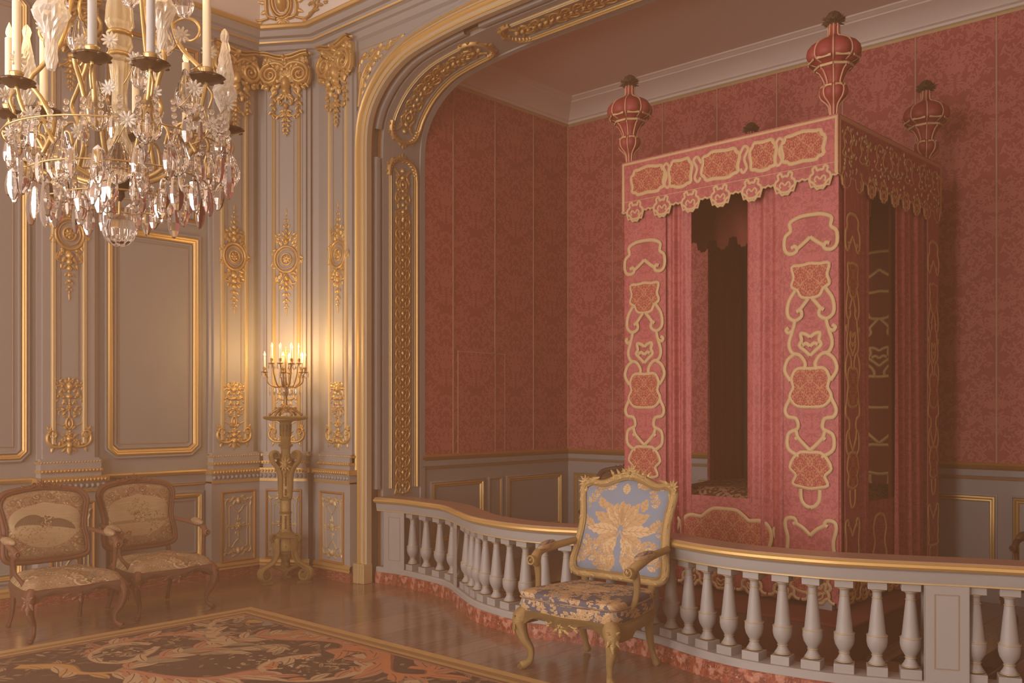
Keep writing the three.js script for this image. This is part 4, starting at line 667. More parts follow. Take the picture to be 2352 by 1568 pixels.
  for (const s of [-1, 1]) {
    const g = grid(6, 1, (u, v) => [s * 0.7 + (u - 0.5) * 0.4, 0.05 + v * 3.0, dz - 0.012 + 0.006 * Math.sin(u * 12)], (u, v) => [u * 0.4, v * 3.0]);
    const m = mesh('embroidered_panel', g, M.bedRed, B), map = (x, y, z) => [s * 0.7 + x, y, dz - 0.005 + z], R = new Relief(map), F = new Relief(map);
    ribbons(R, F, 1); mesh('gold_ribbon', R.geo(), M.ribbon, m); fillsOf(F, m);
  }
  // gathered curtains : plan line + folds
  const curtain = (name, pts, folds, amp, y0, y1, mat = M.bedRed) => {
    const c = new THREE.CatmullRomCurve3(pts.map(([x, z]) => V3(x, 0, z)), false, 'centripetal'), Lc = c.getLength();
    const n = folds * 10, g = grid(n, 14, (u, v) => { const o = c.getPointAt(u), d = c.getTangentAt(u), k = Math.sin(u * folds * Math.PI * 2 + 0.6 * Math.sin(u * 9)) * amp * (0.55 + 0.6 * (1 - v)) + 0.4 * amp * Math.sin(u * folds * 3.1 * Math.PI + v * 1.5); return [o.x - d.z * k, y0 + (y1 - y0) * v, o.z + d.x * k]; }, (u, v) => [u * Lc * 1.6, v * (y1 - y0)]);
    return mesh(name, g, mat, B);
  };
  curtain('curtain', [[-0.55, 0.97], [-0.47, 0.965], [-0.4, 0.95], [-0.3, 0.93]], 3, 0.018, 0.02, 3.0);
  curtain('curtain', [[0.54, 0.96], [0.42, 0.95], [0.3, 0.93], [0.17, 0.9]], 3, 0.022, 0.02, 3.0);
  for (const s of [-1, 1]) {
    curtain('curtain', [[s * 0.885, 0.98], [s * 0.895, 0.85], [s * 0.885, 0.68], [s * 0.885, 0.43]], 5, 0.02, 0.02, 3.0);
    curtain('curtain', [[s * 0.885, s > 0 ? -0.05 : -0.3], [s * 0.89, -0.4], [s * 0.885, -0.6], [s * 0.885, -0.98]], 7, 0.022, 0.02, 3.0);
    // embroidered strip of the side curtain
    for (const [z0, z1] of [[0.91, 0.66], [-0.68, -0.93]]) {
      const zc = (z0 + z1) / 2, map = (x, y, z) => [s * (0.915 + z), y, zc - s * x], R = new Relief(map), F = new Relief(map); ribbons(R, F, 0.62);
      const m = mesh('embroidered_strip', box(s > 0 ? 0.908 : -0.915, s > 0 ? 0.915 : -0.908, 0.05, 3.0, z1, z0), M.bedRed, B); mesh('gold_ribbon', R.geo(), M.ribbonDark, m); fillsOf(F, m);
    }
    curtain('curtain_lining', [[s * 0.84, s > 0 ? -0.05 : -0.3], [s * 0.845, -0.5], [s * 0.84, -0.96]], 4, 0.01, 0.05, 3.1, M.lining);
    curtain('curtain_lining', [[s * 0.845, 0.94], [s * 0.845, 0.7], [s * 0.845, 0.45]], 3, 0.008, 0.05, 3.1, M.lining);
  }
  // head cloth with ribbons, dark inside the bed
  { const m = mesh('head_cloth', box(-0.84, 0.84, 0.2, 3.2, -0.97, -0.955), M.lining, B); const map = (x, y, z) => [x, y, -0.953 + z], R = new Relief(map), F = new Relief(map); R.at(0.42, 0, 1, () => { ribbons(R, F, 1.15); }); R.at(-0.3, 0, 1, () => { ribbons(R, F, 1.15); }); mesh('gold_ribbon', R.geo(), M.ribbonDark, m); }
  // mattress, cover, foot valance
  const cover = grid(20, 24, (u, v) => { const x = (u - 0.5) * 1.62, z = 0.9 - v * 1.8, e = Math.min(1, (0.5 - Math.abs(u - 0.5)) * 9) * Math.min(1, v * 12); return [x, 0.66 + 0.09 * Math.sqrt(Math.max(0, e)) + 0.012 * Math.sin(x * 7 + z * 5), z]; }, (u, v) => [u * 1.6, v * 1.8]);
  M.coverlet = std({ map: dataTex(256, 256, (u, v) => mix([84, 52, 36], [156, 118, 88], THREE.MathUtils.smoothstep(damaskValue(u, v), 0.05, 0.3)), true, [2.4, 2.4]), roughness: 0.6 });
  mesh('coverlet', cover, M.coverlet, B); mesh('mattress', rbox(-0.81, 0.81, 0.45, 0.7, -0.93, 0.9, 0.06), M.lining, B);
  { // counterpane hanging over the foot with a big cartouche
    const m = mesh('foot_valance', grid(24, 8, (u, v) => [(u - 0.5) * 1.7, 0.03 + v * 0.68, 0.925 + 0.012 * Math.sin(u * 40) * (1 - v)], (u, v) => [u * 1.7, v * 0.7]), M.bedRed, B);
    const map = (x, y, z) => [x, y, 0.945 + z], R = new Relief(map), F = new Relief(map), o = [[0, 0.62], [0.1, 0.615], [0.16, 0.58], [0.2, 0.55], [0.3, 0.555], [0.36, 0.52], [0.38, 0.44], [0.36, 0.36], [0.37, 0.3], [0.3, 0.26], [0.2, 0.27], [0.1, 0.24], [0, 0.23]];
    R.both((r) => { r.strand(o, 0.016, 0.007); r.strand([[0.42, 0.6], [0.45, 0.63], [0.48, 0.58], [0.44, 0.54], [0.4, 0.5], [0.43, 0.42]], 0.014, 0.007); r.spiral(0.45, 0.66, 0.035, 0, 1, 0.01, 0.006); });
    const oo = [...o, ...o.slice(1, -1).reverse().map(([x, y]) => [-x, y])]; F.push([...oo.map(([x, y]) => [x, y, 0.003]), [0, 0.42, 0.003]], oo.flatMap((_, i) => [i, (i + 1) % oo.length, oo.length]));
    mesh('gold_ribbon', R.geo(), M.ribbon, m); fillsOf(F, m);
  }
  // scalloped ribbon at the hem, front and right side
  const hem = (len, map, par, mat) => { const R = new Relief(map), n = Math.round(len / 0.24); for (let i = 0; i < n; i++) R.at(-len / 2 + len * (i + 0.5) / n, 0.07, 1, (q) => { q.both((r) => { r.strand([[0, -0.03], [0.03, -0.028], [0.05, 0.0], [0.075, 0.01], [0.07, 0.05], [0.05, 0.06], [0.055, 0.1], [0.03, 0.1], [0.02, 0.07], [0, 0.075]], 0.012, 0.007); r.strand([[0.07, 0.01], [0.09, -0.015], [0.12, -0.02]], 0.011, 0.007); r.strand([[0, 0.02], [0.03, 0.04], [0.03, 0.01], [0, -0.01]], 0.007, 0.006); }); }); return mesh('hem_ribbon', R.geo(), mat, par); };
  hem(1.78, (x, y, z) => [x, y, dz + 0.004 + z], B, M.ribbon); hem(1.9, (x, y, z) => [0.922 + z, y, -x], B, M.ribbonDark); hem(1.9, (x, y, z) => [-0.922 - z, y, x], B, M.ribbonDark);
  for (const s of [-1, 1]) { const m = mesh('side_valance', box(s > 0 ? 0.86 : -0.875, s > 0 ? 0.875 : -0.86, 0.03, 0.7, -0.95, 0.92), M.bedRed, B); const R = new Relief((x, y, z) => [s * (0.876 + z), y, 0.2 - s * x]); R.both((r) => r.strand([[0, 0.6], [0.08, 0.58], [0.12, 0.5], [0.09, 0.4], [0.13, 0.3], [0.06, 0.22], [0, 0.2]], 0.014, 0.007)); mesh('gold_ribbon', R.geo(), M.ribbonDark, m); }
  // finials : gored urns trimmed with pale braid, crowned with a dark tuft
  const prof = [[0, 0.02], [0.03, 0.026], [0.07, 0.03], [0.09, 0.05], [0.12, 0.085], [0.15, 0.1], [0.185, 0.094], [0.205, 0.066], [0.22, 0.058], [0.26, 0.075], [0.3, 0.1], [0.315, 0.125], [0.33, 0.115], [0.345, 0.1], [0.355, 0.14], [0.375, 0.178], [0.41, 0.19], [0.45, 0.18], [0.485, 0.15], [0.51, 0.1], [0.525, 0.055], [0.54, 0.04], [0.58, 0.032], [0.61, 0.042], [0.62, 0.03]];
  const rAt = (y) => { for (let i = 1; i < prof.length; i++) if (y <= prof[i][0]) { const [a, ra] = prof[i - 1], [b, rb] = prof[i]; return ra + (rb - ra) * (y - a) / (b - a); } return 0.03; };
  const bodyG = grid(64, 40, (u, v) => { const y = v * 0.62, a = u * Math.PI * 2, lobe = Math.abs(Math.cos(a * 4)), r = rAt(y) * (0.86 + 0.14 * lobe ** 0.7); return [Math.cos(a) * r, y, -Math.sin(a) * r]; }, (u, v) => [u, v]);
  const ribsG = []; for (let i = 0; i < 8; i++) { const a = (i + 0.5) / 8 * Math.PI * 2; for (const [y0, y1] of [[0, 0.2], [0.21, 0.34], [0.35, 0.62]]) { const p = []; for (let k = 0; k <= 10; k++) { const y = y0 + (y1 - y0) * k / 10, r = rAt(y) * 0.88 + 0.006; p.push(V3(Math.cos(a) * r, y, -Math.sin(a) * r)); } ribsG.push(tube(p, 0.0065, 14, 5)); } }
  const bandsG = []; for (let i = 0; i < 8; i++) { const a = i / 8 * Math.PI * 2; for (const [y, wd] of [[0.322, 0.09], [0.366, 0.1], [0.192, 0.045]]) { const g = box(-wd / 2, wd / 2, y - 0.008, y + 0.008, 0, 0.006); g.translate(0, 0, rAt(y) - 0.002); g.rotateY(a); bandsG.push(g); } }
  const tuftG = []; for (let i = 0; i < 150; i++) { const a = rnd() * 6.28, t = Math.acos(rr(-0.2, 1)), l = rr(0.055, 0.082); const g = new THREE.ConeGeometry(0.015, l, 5); g.translate(0, l / 2, 0); g.rotateZ(-t); g.rotateY(a); g.translate(Math.sin(t) * 0.012 * Math.cos(a), 0.632, -Math.sin(t) * 0.012 * Math.sin(a)); tuftG.push(g); }
  tuftG.push(ball(0, 0.655, 0, 0.056, 0.95, 12, 8));
  const bb = bodyG, rb = join(ribsG), tb = join(tuftG); M.tuft = std({ color: srgb(78, 56, 34), roughness: 0.9 }); M.finial = std({ color: srgb(150, 56, 52), roughness: 0.55 });
  for (const [x, z] of [[-0.86, 0.97], [0.86, 0.97], [-0.8, -0.97], [0.8, -0.97]]) { const f = mesh('finial', bb, M.finial, B); f.position.set(x, yT + 0.005, z); mesh('finial_braid', rb, M.pink, f); bandsG.forEach((g) => mesh('finial_band', g, M.ribbon, f)); mesh('finial_tuft', tb, M.tuft, f); }
}
// ---------------------------------------------------------------- armchairs
M.wood = std({ color: srgb(120, 78, 54), roughness: 0.4, bumpMap: chase, bumpScale: 0.003 });
M.woodDark = std({ color: srgb(92, 56, 36), roughness: 0.5 });
M.giltWood = std({ color: lin(0.46, 0.30, 0.12), roughness: 0.4, metalness: 0.45, bumpMap: chase, bumpScale: 0.004 });
function dab(c, x, y, r, col, n, R = rnd) { c.fillStyle = col; for (let i = 0; i < n; i++) { const a = R() * 6.28, d = Math.sqrt(R()) * r; c.beginPath(); c.ellipse(x + Math.cos(a) * d, y + Math.sin(a) * d, 2 + R() * 6, 1.5 + R() * 3, R() * 3, 0, 6.3); c.fill(); } }
function tapestry(kind) {
  return canvasTex(512, 512, (c, w, h) => {
    c.fillStyle = '#93795a'; c.fillRect(0, 0, w, h);
    const tones = ['#7d6444', '#b79c74', '#8b7452', '#6b543a', '#c2a880', '#94703f', '#8a5848', '#77715a'];
    for (let i = 0; i < 1500; i++) { c.fillStyle = tones[Math.floor(rnd() * tones.length)]; c.globalAlpha = 0.65; c.beginPath(); c.ellipse(rnd() * w, rnd() * h, 2 + rnd() * 8, 1.5 + rnd() * 3.5, rnd() * 3.1, 0, 6.3); c.fill(); }
    c.globalAlpha = 1;
    const scroll = (x, y, r, s, col, lw) => { c.strokeStyle = col; c.lineWidth = lw; c.beginPath(); for (let t = 0; t < 9; t += 0.2) { const R = r * (1 - t / 10), px = x + s * Math.cos(t) * R, py = y + Math.sin(t) * R; t ? c.lineTo(px, py) : c.moveTo(px, py); } c.stroke(); };
    if (kind === 'seat') { for (let i = 0; i < 26; i++) scroll(rnd() * w, rnd() * h, 20 + rnd() * 40, rnd() < 0.5 ? 1 : -1, tones[i % 8], 5 + rnd() * 8); for (let i = 0; i < 14; i++) { const x = rnd() * w, y = rnd() * h; dab(c, x, y, 30, '#c9b08a', 26); dab(c, x, y, 24, '#7d5540', 14); dab(c, x, y, 16, '#5f5a44', 10); } return; }
    for (let i = 0; i < 70; i++) { const a = rnd() * 6.283, x = 256 + Math.cos(a) * (190 + rnd() * 60), y = 265 + Math.sin(a) * (180 + rnd() * 70); scroll(x, y, 8 + rnd() * 14, i % 2 ? 1 : -1, tones[[0, 3, 2, 6][i % 4]], 3); dab(c, x, y, 12, tones[[1, 4, 5, 6][i % 4]], 5); }
    // scrolling border with flowers
    for (const s of [1, -1]) { const X = (x) => w / 2 + s * x; scroll(X(38), 60, 26, s, '#6b543a', 7); scroll(X(90), 110, 30, -s, '#8b7452', 8); scroll(X(180), 90, 30, s, '#77603f', 7); scroll(X(200), 400, 40, s, '#7a6038', 9); scroll(X(130), 450, 36, -s, '#806c4c', 8); scroll(X(215), 230, 24, s, '#8c7a58', 7); dab(c, X(120), 140, 40, '#6d5640', 30); dab(c, X(120), 140, 26, '#c4a67e', 16); dab(c, X(60), 110, 24, '#6b4034', 14); dab(c, X(205), 320, 30, '#c0a57c', 20); dab(c, X(150), 395, 26, '#8a4a3c', 14); }
    // medallion
    c.save(); c.translate(256, 265); c.scale(1.18, 1.14); c.translate(-256, -265);
    c.beginPath(); c.moveTo(w / 2, 120); c.bezierCurveTo(w / 2 + 60, 150, w / 2 + 190, 130, w / 2 + 172, 260); c.bezierCurveTo(w / 2 + 160, 340, w / 2 + 90, 410, w / 2, 410); c.bezierCurveTo(w / 2 - 90, 410, w / 2 - 160, 340, w / 2 - 172, 260); c.bezierCurveTo(w / 2 - 190, 130, w / 2 - 60, 150, w / 2, 120); c.closePath();
    c.save(); c.fillStyle = '#ac9472'; c.fill(); c.clip();
    for (let i = 0; i < 300; i++) { c.fillStyle = i % 2 ? '#bfa984' : '#a99068'; c.globalAlpha = 0.4; c.fillRect(rnd() * w, 100 + rnd() * 320, 30 + rnd() * 60, 2 + rnd() * 3); } c.globalAlpha = 1;
    if (kind === 0) { dab(c, 180, 300, 80, '#94784c', 60); dab(c, 300, 350, 110, '#9c8258', 60); c.fillStyle = '#6c573f'; c.beginPath(); c.moveTo(250, 240); c.bezierCurveTo(230, 190, 170, 180, 120, 235); c.bezierCurveTo(100, 262, 105, 275, 112, 268); c.bezierCurveTo(150, 250, 200, 262, 244, 272); c.closePath(); c.fill(); c.beginPath(); c.moveTo(266, 240); c.bezierCurveTo(300, 220, 350, 230, 385, 270); c.bezierCurveTo(405, 300, 398, 312, 390, 305); c.bezierCurveTo(350, 292, 310, 285, 270, 278); c.closePath(); c.fill(); for (let i = 0; i < 9; i++) { c.strokeStyle = '#86704f'; c.lineWidth = 2; c.beginPath(); c.moveTo(150 + i * 10, 215 + 2 * i); c.lineTo(128 + i * 13, 262); c.moveTo(290 + i * 11, 240 + i); c.lineTo(300 + i * 11, 285 + i); c.stroke(); } dab(c, 256, 250, 36, '#5a4430', 60); dab(c, 256, 275, 30, '#9a7d5a', 24); dab(c, 230, 235, 18, '#6b543a', 16); dab(c, 285, 240, 18, '#6b543a', 16); }
    else { c.fillStyle = '#8a7a56'; c.fillRect(80, 300, 350, 20); dab(c, 256, 220, 70, '#8c7a52', 110); dab(c, 250, 270, 36, '#6b5238', 40); dab(c, 256, 290, 30, '#c4a886', 24); dab(c, 340, 300, 60, '#7a6a48', 50); dab(c, 256, 370, 110, '#a58c62', 70); dab(c, 180, 395, 30, '#8a4034', 14); dab(c, 330, 390, 30, '#8a4034', 12); }
    c.restore(); c.strokeStyle = '#7d6548'; c.lineWidth = 9; c.stroke(); c.strokeStyle = '#bfa47a'; c.lineWidth = 3; c.stroke(); c.restore();
  });
}
function brocadeBlue(kind) {
  return canvasTex(512, 512, (c, w, h) => {
    c.fillStyle = kind === 'back' ? '#7c8494' : '#57525a'; c.fillRect(0, 0, w, h);
    for (let i = 0; i < 500; i++) { c.fillStyle = kind === 'back' ? '#858d9c' : '#66666f'; c.globalAlpha = 0.35; c.fillRect(rnd() * w, rnd() * h, 2, 10 + rnd() * 30); } c.globalAlpha = 1;
    const G = '#b8946a', D = '#96744e', L = '#c6a67c';
    const petal = (x, y, a, l, b, col, n = 5) => {                // serrated leaf with veins
      c.save(); c.translate(x, y); c.rotate(a); c.fillStyle = col; c.beginPath(); c.moveTo(0, 0);
      for (let i = 1; i <= n; i++) { const t = i / n, w2 = b * Math.sin(Math.PI * Math.min(1, t * 0.92 + 0.06)) ; c.quadraticCurveTo(w2 * 1.35, -l * (t - 0.5 / n), w2 * (i === n ? 0 : 0.8), -l * t); }
      for (let i = n - 1; i >= 0; i--) { const t = i / n, w2 = b * Math.sin(Math.PI * Math.min(1, t * 0.92 + 0.06)); c.quadraticCurveTo(-w2 * 1.35, -l * (t + 0.5 / n), -w2 * (i ? 0.8 : 0), -l * t); }
      c.fill(); c.strokeStyle = D; c.lineWidth = 1.6; c.beginPath(); c.moveTo(0, 0); c.lineTo(0, -l * 0.9); for (let i = 1; i < n; i++) { const t = i / n; for (const k of [-1, 1]) { c.moveTo(0, -l * (t - 0.12)); c.lineTo(k * b * 0.6 * Math.sin(Math.PI * t), -l * t); } } c.stroke(); c.restore();
    };
    const frond = (x, y, a, n, l) => { c.strokeStyle = G; c.lineWidth = 3; c.beginPath(); c.moveTo(x, y); c.lineTo(x + Math.sin(a) * l, y - Math.cos(a) * l); c.stroke(); for (let i = 0; i < n; i++) { const t = i / n; petal(x + Math.sin(a) * l * t, y - Math.cos(a) * l * t, a + (i % 2 ? 0.8 : -0.8), l * 0.34 * (1 - t * 0.4), l * 0.09, i % 3 ? G : L, 3); } };
    const motif = (x, y, s) => { c.save(); c.translate(x, y); c.scale(s, s); c.strokeStyle = G; c.lineWidth = 5;
      for (const k of [-1, 1]) { for (const [a, b2, q, r] of [[0, 20, 110, 30], [0, 20, 70, 160]]) { c.beginPath(); c.moveTo(0, 30); c.bezierCurveTo(k * 20, 90, k * 60, 130, k * q * 0.7, r + 60); c.stroke(); }
        petal(k * 8, 24, k * 1.05, 128, 26, G, 6); petal(k * 8, 34, k * 1.5, 140, 24, L, 6); petal(k * 4, 14, k * 0.62, 118, 24, G, 6); petal(k * 10, 46, k * 2.0, 112, 24, G, 5); petal(k * 10, 60, k * 2.5, 92, 22, L, 5); petal(k * 40, 130, k * 2.2, 62, 20, G, 4); petal(k * 20, 120, k * 2.9, 70, 18, G, 4); petal(k * 80, -50, k * 0.4, 56, 18, G, 4); petal(k * 118, 20, k * 0.9, 54, 16, G, 4); }
      for (let ring = 0; ring < 4; ring++) for (let i = -3 + ring; i <= 3 - ring; i++) petal(i * 9, 10 - ring * 16, i * 0.28, 92 - ring * 14 - Math.abs(i) * 5, 18, (i + ring) % 2 ? G : L, 3);
      petal(0, 6, 0, 70, 14, '#a8845a', 3); c.restore(); };
    if (kind === 'back') {
      for (let i = 0; i < 26; i++) { c.globalAlpha = 0.8; const k = i % 2 ? 1 : -1, x = 60 + 190 * rnd(), y = rnd() * 512; frond(256 + k * x, y, k * rnd() * 2.4, 5, 50); } c.globalAlpha = 1; motif(256, 245, 1.3); for (const k of [-1, 1]) { frond(256 + k * 20, 420, k * 1.1, 9, 150); frond(256 + k * 40, 500, k * 0.9, 10, 170); frond(256 + k * 215, 470, k * -0.3, 9, 150); frond(256 + k * 190, 150, k * -0.5, 8, 110); frond(256 + k * 60, 60, k * 0.9, 9, 150); frond(256 + k * 130, 40, k * 1.6, 7, 110); frond(256 + k * 220, 300, -k * 0.2, 7, 90); }
      petal(256, 95, 0, 60, 22, L);
    } else { for (let i = 0; i < 120; i++) { frond(rnd() * w, rnd() * h, rnd() * 6.28, 7, 60 + rnd() * 50); } motif(256, 250, 0.9); for (const k of [-1, 1]) { motif(256 + k * 230, 440, 0.5); motif(256 + k * 230, 60, 0.5); } for (let i = 0; i < 10; i++) dab(c, rnd() * w, rnd() * h, 26, '#6d7a90', 16); }
  });
}
const upholster = (t) => std({ map: t, roughness: 0.75 });
// local frame: feet centre at origin, front towards +z
function fauteuil(o) {
  const root = thing(o.name, o.label, 'armchair', o.at, o.turn, o.group), W2 = o.w / 2, D2 = o.d / 2, wood = o.wood;
  const sy = o.seat;                                                  // height of the seat rail's top
  // seat plan: bowed front, narrower behind
  const plan = outline([[0, D2 + 0.045], [W2 * 0.55, D2 + 0.02], [W2 * 0.93, D2 + 0.015], [W2 + 0.012, D2 - 0.03], [W2 * 0.98, 0], [W2 * 0.84, -D2 * 0.85], [W2 * 0.78, -D2], [0, -D2 - 0.01], [-W2 * 0.78, -D2], [-W2 * 0.84, -D2 * 0.85], [-W2 * 0.98, 0], [-W2 - 0.012, D2 - 0.03], [-W2 * 0.93, D2 + 0.015], [-W2 * 0.55, D2 + 0.02]], 6);   // [x, z]
  const n = plan.length, drop = (x, z) => { const u = Math.abs(x) / W2, f = z > D2 * 0.3 ? 1 : 0.35; return 0.062 + f * (0.028 * Math.cos(u * Math.PI * 2) + 0.02 * Math.max(0, u - 0.75) * 4); };
  const rail = grid(n, 6, (u, v) => { const [x, z] = plan[Math.round(u * n) % n], k = 1 + 0.03 * Math.sin(v * Math.PI) - (v > 0.9 ? 0.02 : 0) + (v < 0.1 ? 0.012 : 0), y = sy - (1 - v) * drop(x, z); return [x * k, y, z * k]; });
  mesh('seat_rail', rail, wood, root);
  mesh('seat_base', extrude(plan.map(([x, z]) => [x * 0.98, -z * 0.98]), 0.02).rotateX(-HP).translate(0, sy - 0.05, 0), M.woodDark, root);
  // carving at the middle of the apron and at the knees
  const carve = (cx, map) => { const R = new Relief(map); R.both((r) => { r.strand([[0.02, 0], [0.06, 0.018], [0.1, 0.005], [0.12, 0.015]], 0.008, 0.012); r.leaf(0.02, -0.01, -0.6, 0.05, 0.03, 0.016); r.leaf(0.05, 0.01, 0.5, 0.045, 0.025, 0.014); r.leaf(0.09, 0.005, -0.7, 0.04, 0.022, 0.012); }); R.flower(0, 0, 0.03, 0.022, 6); R.leaf(0, -0.01, -HP, 0.05, 0.03, 0.018); return R.geo(); };
  mesh('apron_carving', carve(0, (x, y, z) => [x, sy - 0.06 + y, D2 + 0.045 - 0.35 * Math.abs(x) * 0.3 + z]), o.carve ?? wood, root);
  for (const s of [-1, 1]) {
    const fx = W2 * 0.96, fz = D2 - 0.005;
    const leg = [tube([[s * (fx - 0.02), sy - 0.005, fz - 0.02], [s * (fx + 0.012), sy - 0.075, fz + 0.012], [s * (fx - 0.002), sy - 0.18, fz - 0.004], [s * (fx - 0.035), sy * 0.3, fz - 0.035], [s * (fx - 0.03), 0.05, fz - 0.03], [s * (fx + 0.004), 0.018, fz + 0.004]], (t) => (t < 0.25 ? 0.034 + 0.008 * Math.sin(t * 12.5) : t < 0.8 ? 0.034 - 0.02 * (t - 0.25) / 0.55 : 0.014 + 0.05 * (t - 0.8)) * o.stout, 30, 8), T(ball(0, 0, 0, 0.022 * o.stout, 0.7, 8, 6), { p: [s * (fx + 0.006), 0.016, fz + 0.006] })];
    const lg = mesh('leg', leg, wood, root);
    const c = new Relief((x, y, z) => { const a = s * 0.78, r = 0.034 * o.stout + z; return [s * (fx + 0.006) + Math.sin(a) * r + Math.cos(a) * x, sy - 0.085 + y, fz + 0.006 + Math.cos(a) * r - Math.sin(a) * x]; }); c.flower(0, 0.02, 0.026, 0.012, 6); c.leaf(0, 0, -HP, 0.08, 0.034, 0.014); c.both((r) => { r.leaf(0.012, 0.01, -1.1, 0.06, 0.024, 0.01); r.leaf(0.012, 0.03, 0.6, 0.035, 0.02, 0.01); }); mesh('knee_carving', c.geo(), o.carve ?? wood, lg);
    mesh('leg', tube([[s * W2 * 0.74, sy - 0.01, -D2 + 0.02], [s * W2 * 0.76, sy - 0.14, -D2 + 0.03], [s * W2 * 0.75, sy * 0.3, -D2 - 0.005], [s * W2 * 0.78, 0.015, -D2 - 0.05]], (t) => (0.026 - 0.012 * Math.min(1, t * 1.3) + 0.006 * Math.max(0, t - 0.85) * 7) * o.stout, 18, 8), wood, root);
  }
  // upholstered seat
  const rings = 12, seatG = grid(n, rings, (u, v) => { const [x, z] = plan[Math.round(u * n) % n], r = v, e = Math.sqrt(Math.max(0, 1 - r ** 3.2)); return [x * r * 0.985, sy + (o.squab ? 0.02 : 0) + e * o.puff * (1 + 0.06 * Math.sin(x * 14 + z * 9)), z * r * 0.985 + 0.0]; }, (u, v, q) => [q[0] / o.w + 0.5, 0.5 - (q[2] + sy + o.puff - q[1]) / o.w]);
  mesh('seat', seatG, o.seatMat, root);
  if (o.squab) {
    const edge = grid(n, 6, (u, v) => { const [x, z] = plan[Math.round(u * n) % n], b = 0.025 * Math.sin(v * Math.PI) ; return [x * (0.985 + b), sy - 0.005 + v * 0.075, z * (0.985 + b)]; }, (u, v) => [u * 3, v * 0.12 + 0.2]); mesh('seat_border', edge, o.seatMat, root);
    const sq = grid(n, 10, (u, v) => { const [x, z] = plan[Math.round(u * n) % n], a = v * Math.PI, r = Math.sin(Math.min(a, HP)) ** 0.45 * (a > HP ? 1 : 1), y = a < HP ? 0.06 + 0.028 * Math.cos(a) : 0.06 * (1 + Math.cos(a)) ; return [x * (a > HP ? 1.0 - 0.04 * (v - 0.5) : r) * 1.005, sy + 0.055 + y * 0.8, z * (a > HP ? 1.0 - 0.04 * (v - 0.5) : r) * 1.005]; }, (u, v, q) => [q[0] / o.w + 0.5, 0.5 - (q[2] + sy + 0.12 - q[1]) / o.w]); mesh('cushion', sq, o.seatMat, root);
    const pp = plan.map(([x, z]) => V3(x * 1.01, sy + 0.075, z * 1.01)); mesh('piping', tube(new THREE.CatmullRomCurve3(pp, true), 0.006, 90, 5, false), o.seatMat, root);
  }
  // back: cartouche frame leaning backwards
  const bt = o.backTilt, y0 = o.backY0, bh = o.backH, bw = o.backW / 2, B = (x, y, z) => { const yy = y * Math.cos(bt) + z * Math.sin(bt), zz = -y * Math.sin(bt) + z * Math.cos(bt); return [x, y0 + yy, -D2 + 0.01 + zz - 0.16 * (1 - (x / bw) ** 2) * 0.18]; };
  const bo = outline(o.backShape.map(([x, y]) => [x * bw, y * bh]), 5);
  const fr = new THREE.CatmullRomCurve3(bo.map(([x, y]) => V3(...B(x, y, 0))), true);
  mesh('back_frame', [tube(fr, o.frameR, 120, 8, false), tube(new THREE.CatmullRomCurve3(bo.map(([x, y]) => V3(...B(x * 0.94, (y - bh / 2) * 0.94 + bh / 2, 0.016))), true), o.frameR * 0.4, 120, 6, false)], wood, root);
  const pad = (sg, k) => grid(bo.length, 10, (u, v) => { const [x, y] = bo[Math.round(u * bo.length) % bo.length], r = v, px = x * r * 0.95, py = bh / 2 + (y - bh / 2) * r * 0.95; return B(px, py, sg * k * Math.sqrt(Math.max(0, 1 - r ** 2.6))); }, (u, v) => { const [x, y] = bo[Math.round(u * bo.length) % bo.length]; return [0.5 + x * v / (bw * 2.05), 0.5 + (y - bh / 2) * v / (bh * 1.02)]; });
  mesh('backrest', [pad(1, o.backPuff)], o.backMat, root); mesh('back_cover', [pad(-1, 0.02)], o.seatMat, root);
  const C = new Relief((x, y, z) => B(x, bh + y, z + o.frameR * 0.6)); C.both((r) => { r.strand([[0.01, 0.012], [0.05, 0.012], [0.09, -0.004], [0.13, -0.008]], 0.011 * o.stout, 0.016); for (let i = 0; i < 6; i++) r.leaf(0.015 + i * 0.022, 0.008 - i * 0.003, (i % 2 ? 0.9 : -0.5), 0.04 * o.stout, 0.024, 0.014); r.spiral(0.05, 0.022, 0.018, 0, 1.1, 0.006, 0.01); }); C.flower(0, 0.015, 0.034 * o.stout, 0.026, 7); C.palmette(0, 0.02, HP, 0.05 * o.stout, 5, 2.2); mesh('crest', C.geo(), o.carve ?? wood, root);
  if (o.corners) for (const s of [-1, 1]) { const K = new Relief((x, y, z) => B(s * bw * 0.93 + s * x, bh * 0.91 + y, z + o.frameR * 0.7)); K.palmette(0, 0, 0.8, 0.06, 5, 2.4); K.leaf(-0.02, -0.02, -1.3, 0.08, 0.03, 0.014); K.leaf(-0.03, 0.02, 2.9, 0.08, 0.03, 0.014); mesh('corner_carving', K.geo(), o.carve ?? wood, root); }
  if (o.corners) { const K = new Relief((x, y, z) => B(x, y, z + o.frameR * 0.75)); for (let i = 0; i < bo.length; i += 2) { const [x, y] = bo[i], [x2, y2] = bo[(i + 1) % bo.length], a = Math.atan2(y2 - y, x2 - x); K.leaf(x, y, a + (i % 4 ? 0.35 : -0.35), 0.045, 0.02, 0.01); } mesh('frame_carving', K.geo(), o.carve, root); }
  // stiles from the back frame down to the rear legs
  for (const s of [-1, 1]) mesh('stile', tube([V3(...B(s * bw * 0.72, 0.03, -0.005)), V3(s * W2 * 0.74, sy + 0.01, -D2 + 0.005), V3(s * W2 * 0.74, sy - 0.05, -D2 + 0.02)], 0.02 * o.stout, 8, 7), wood, root);
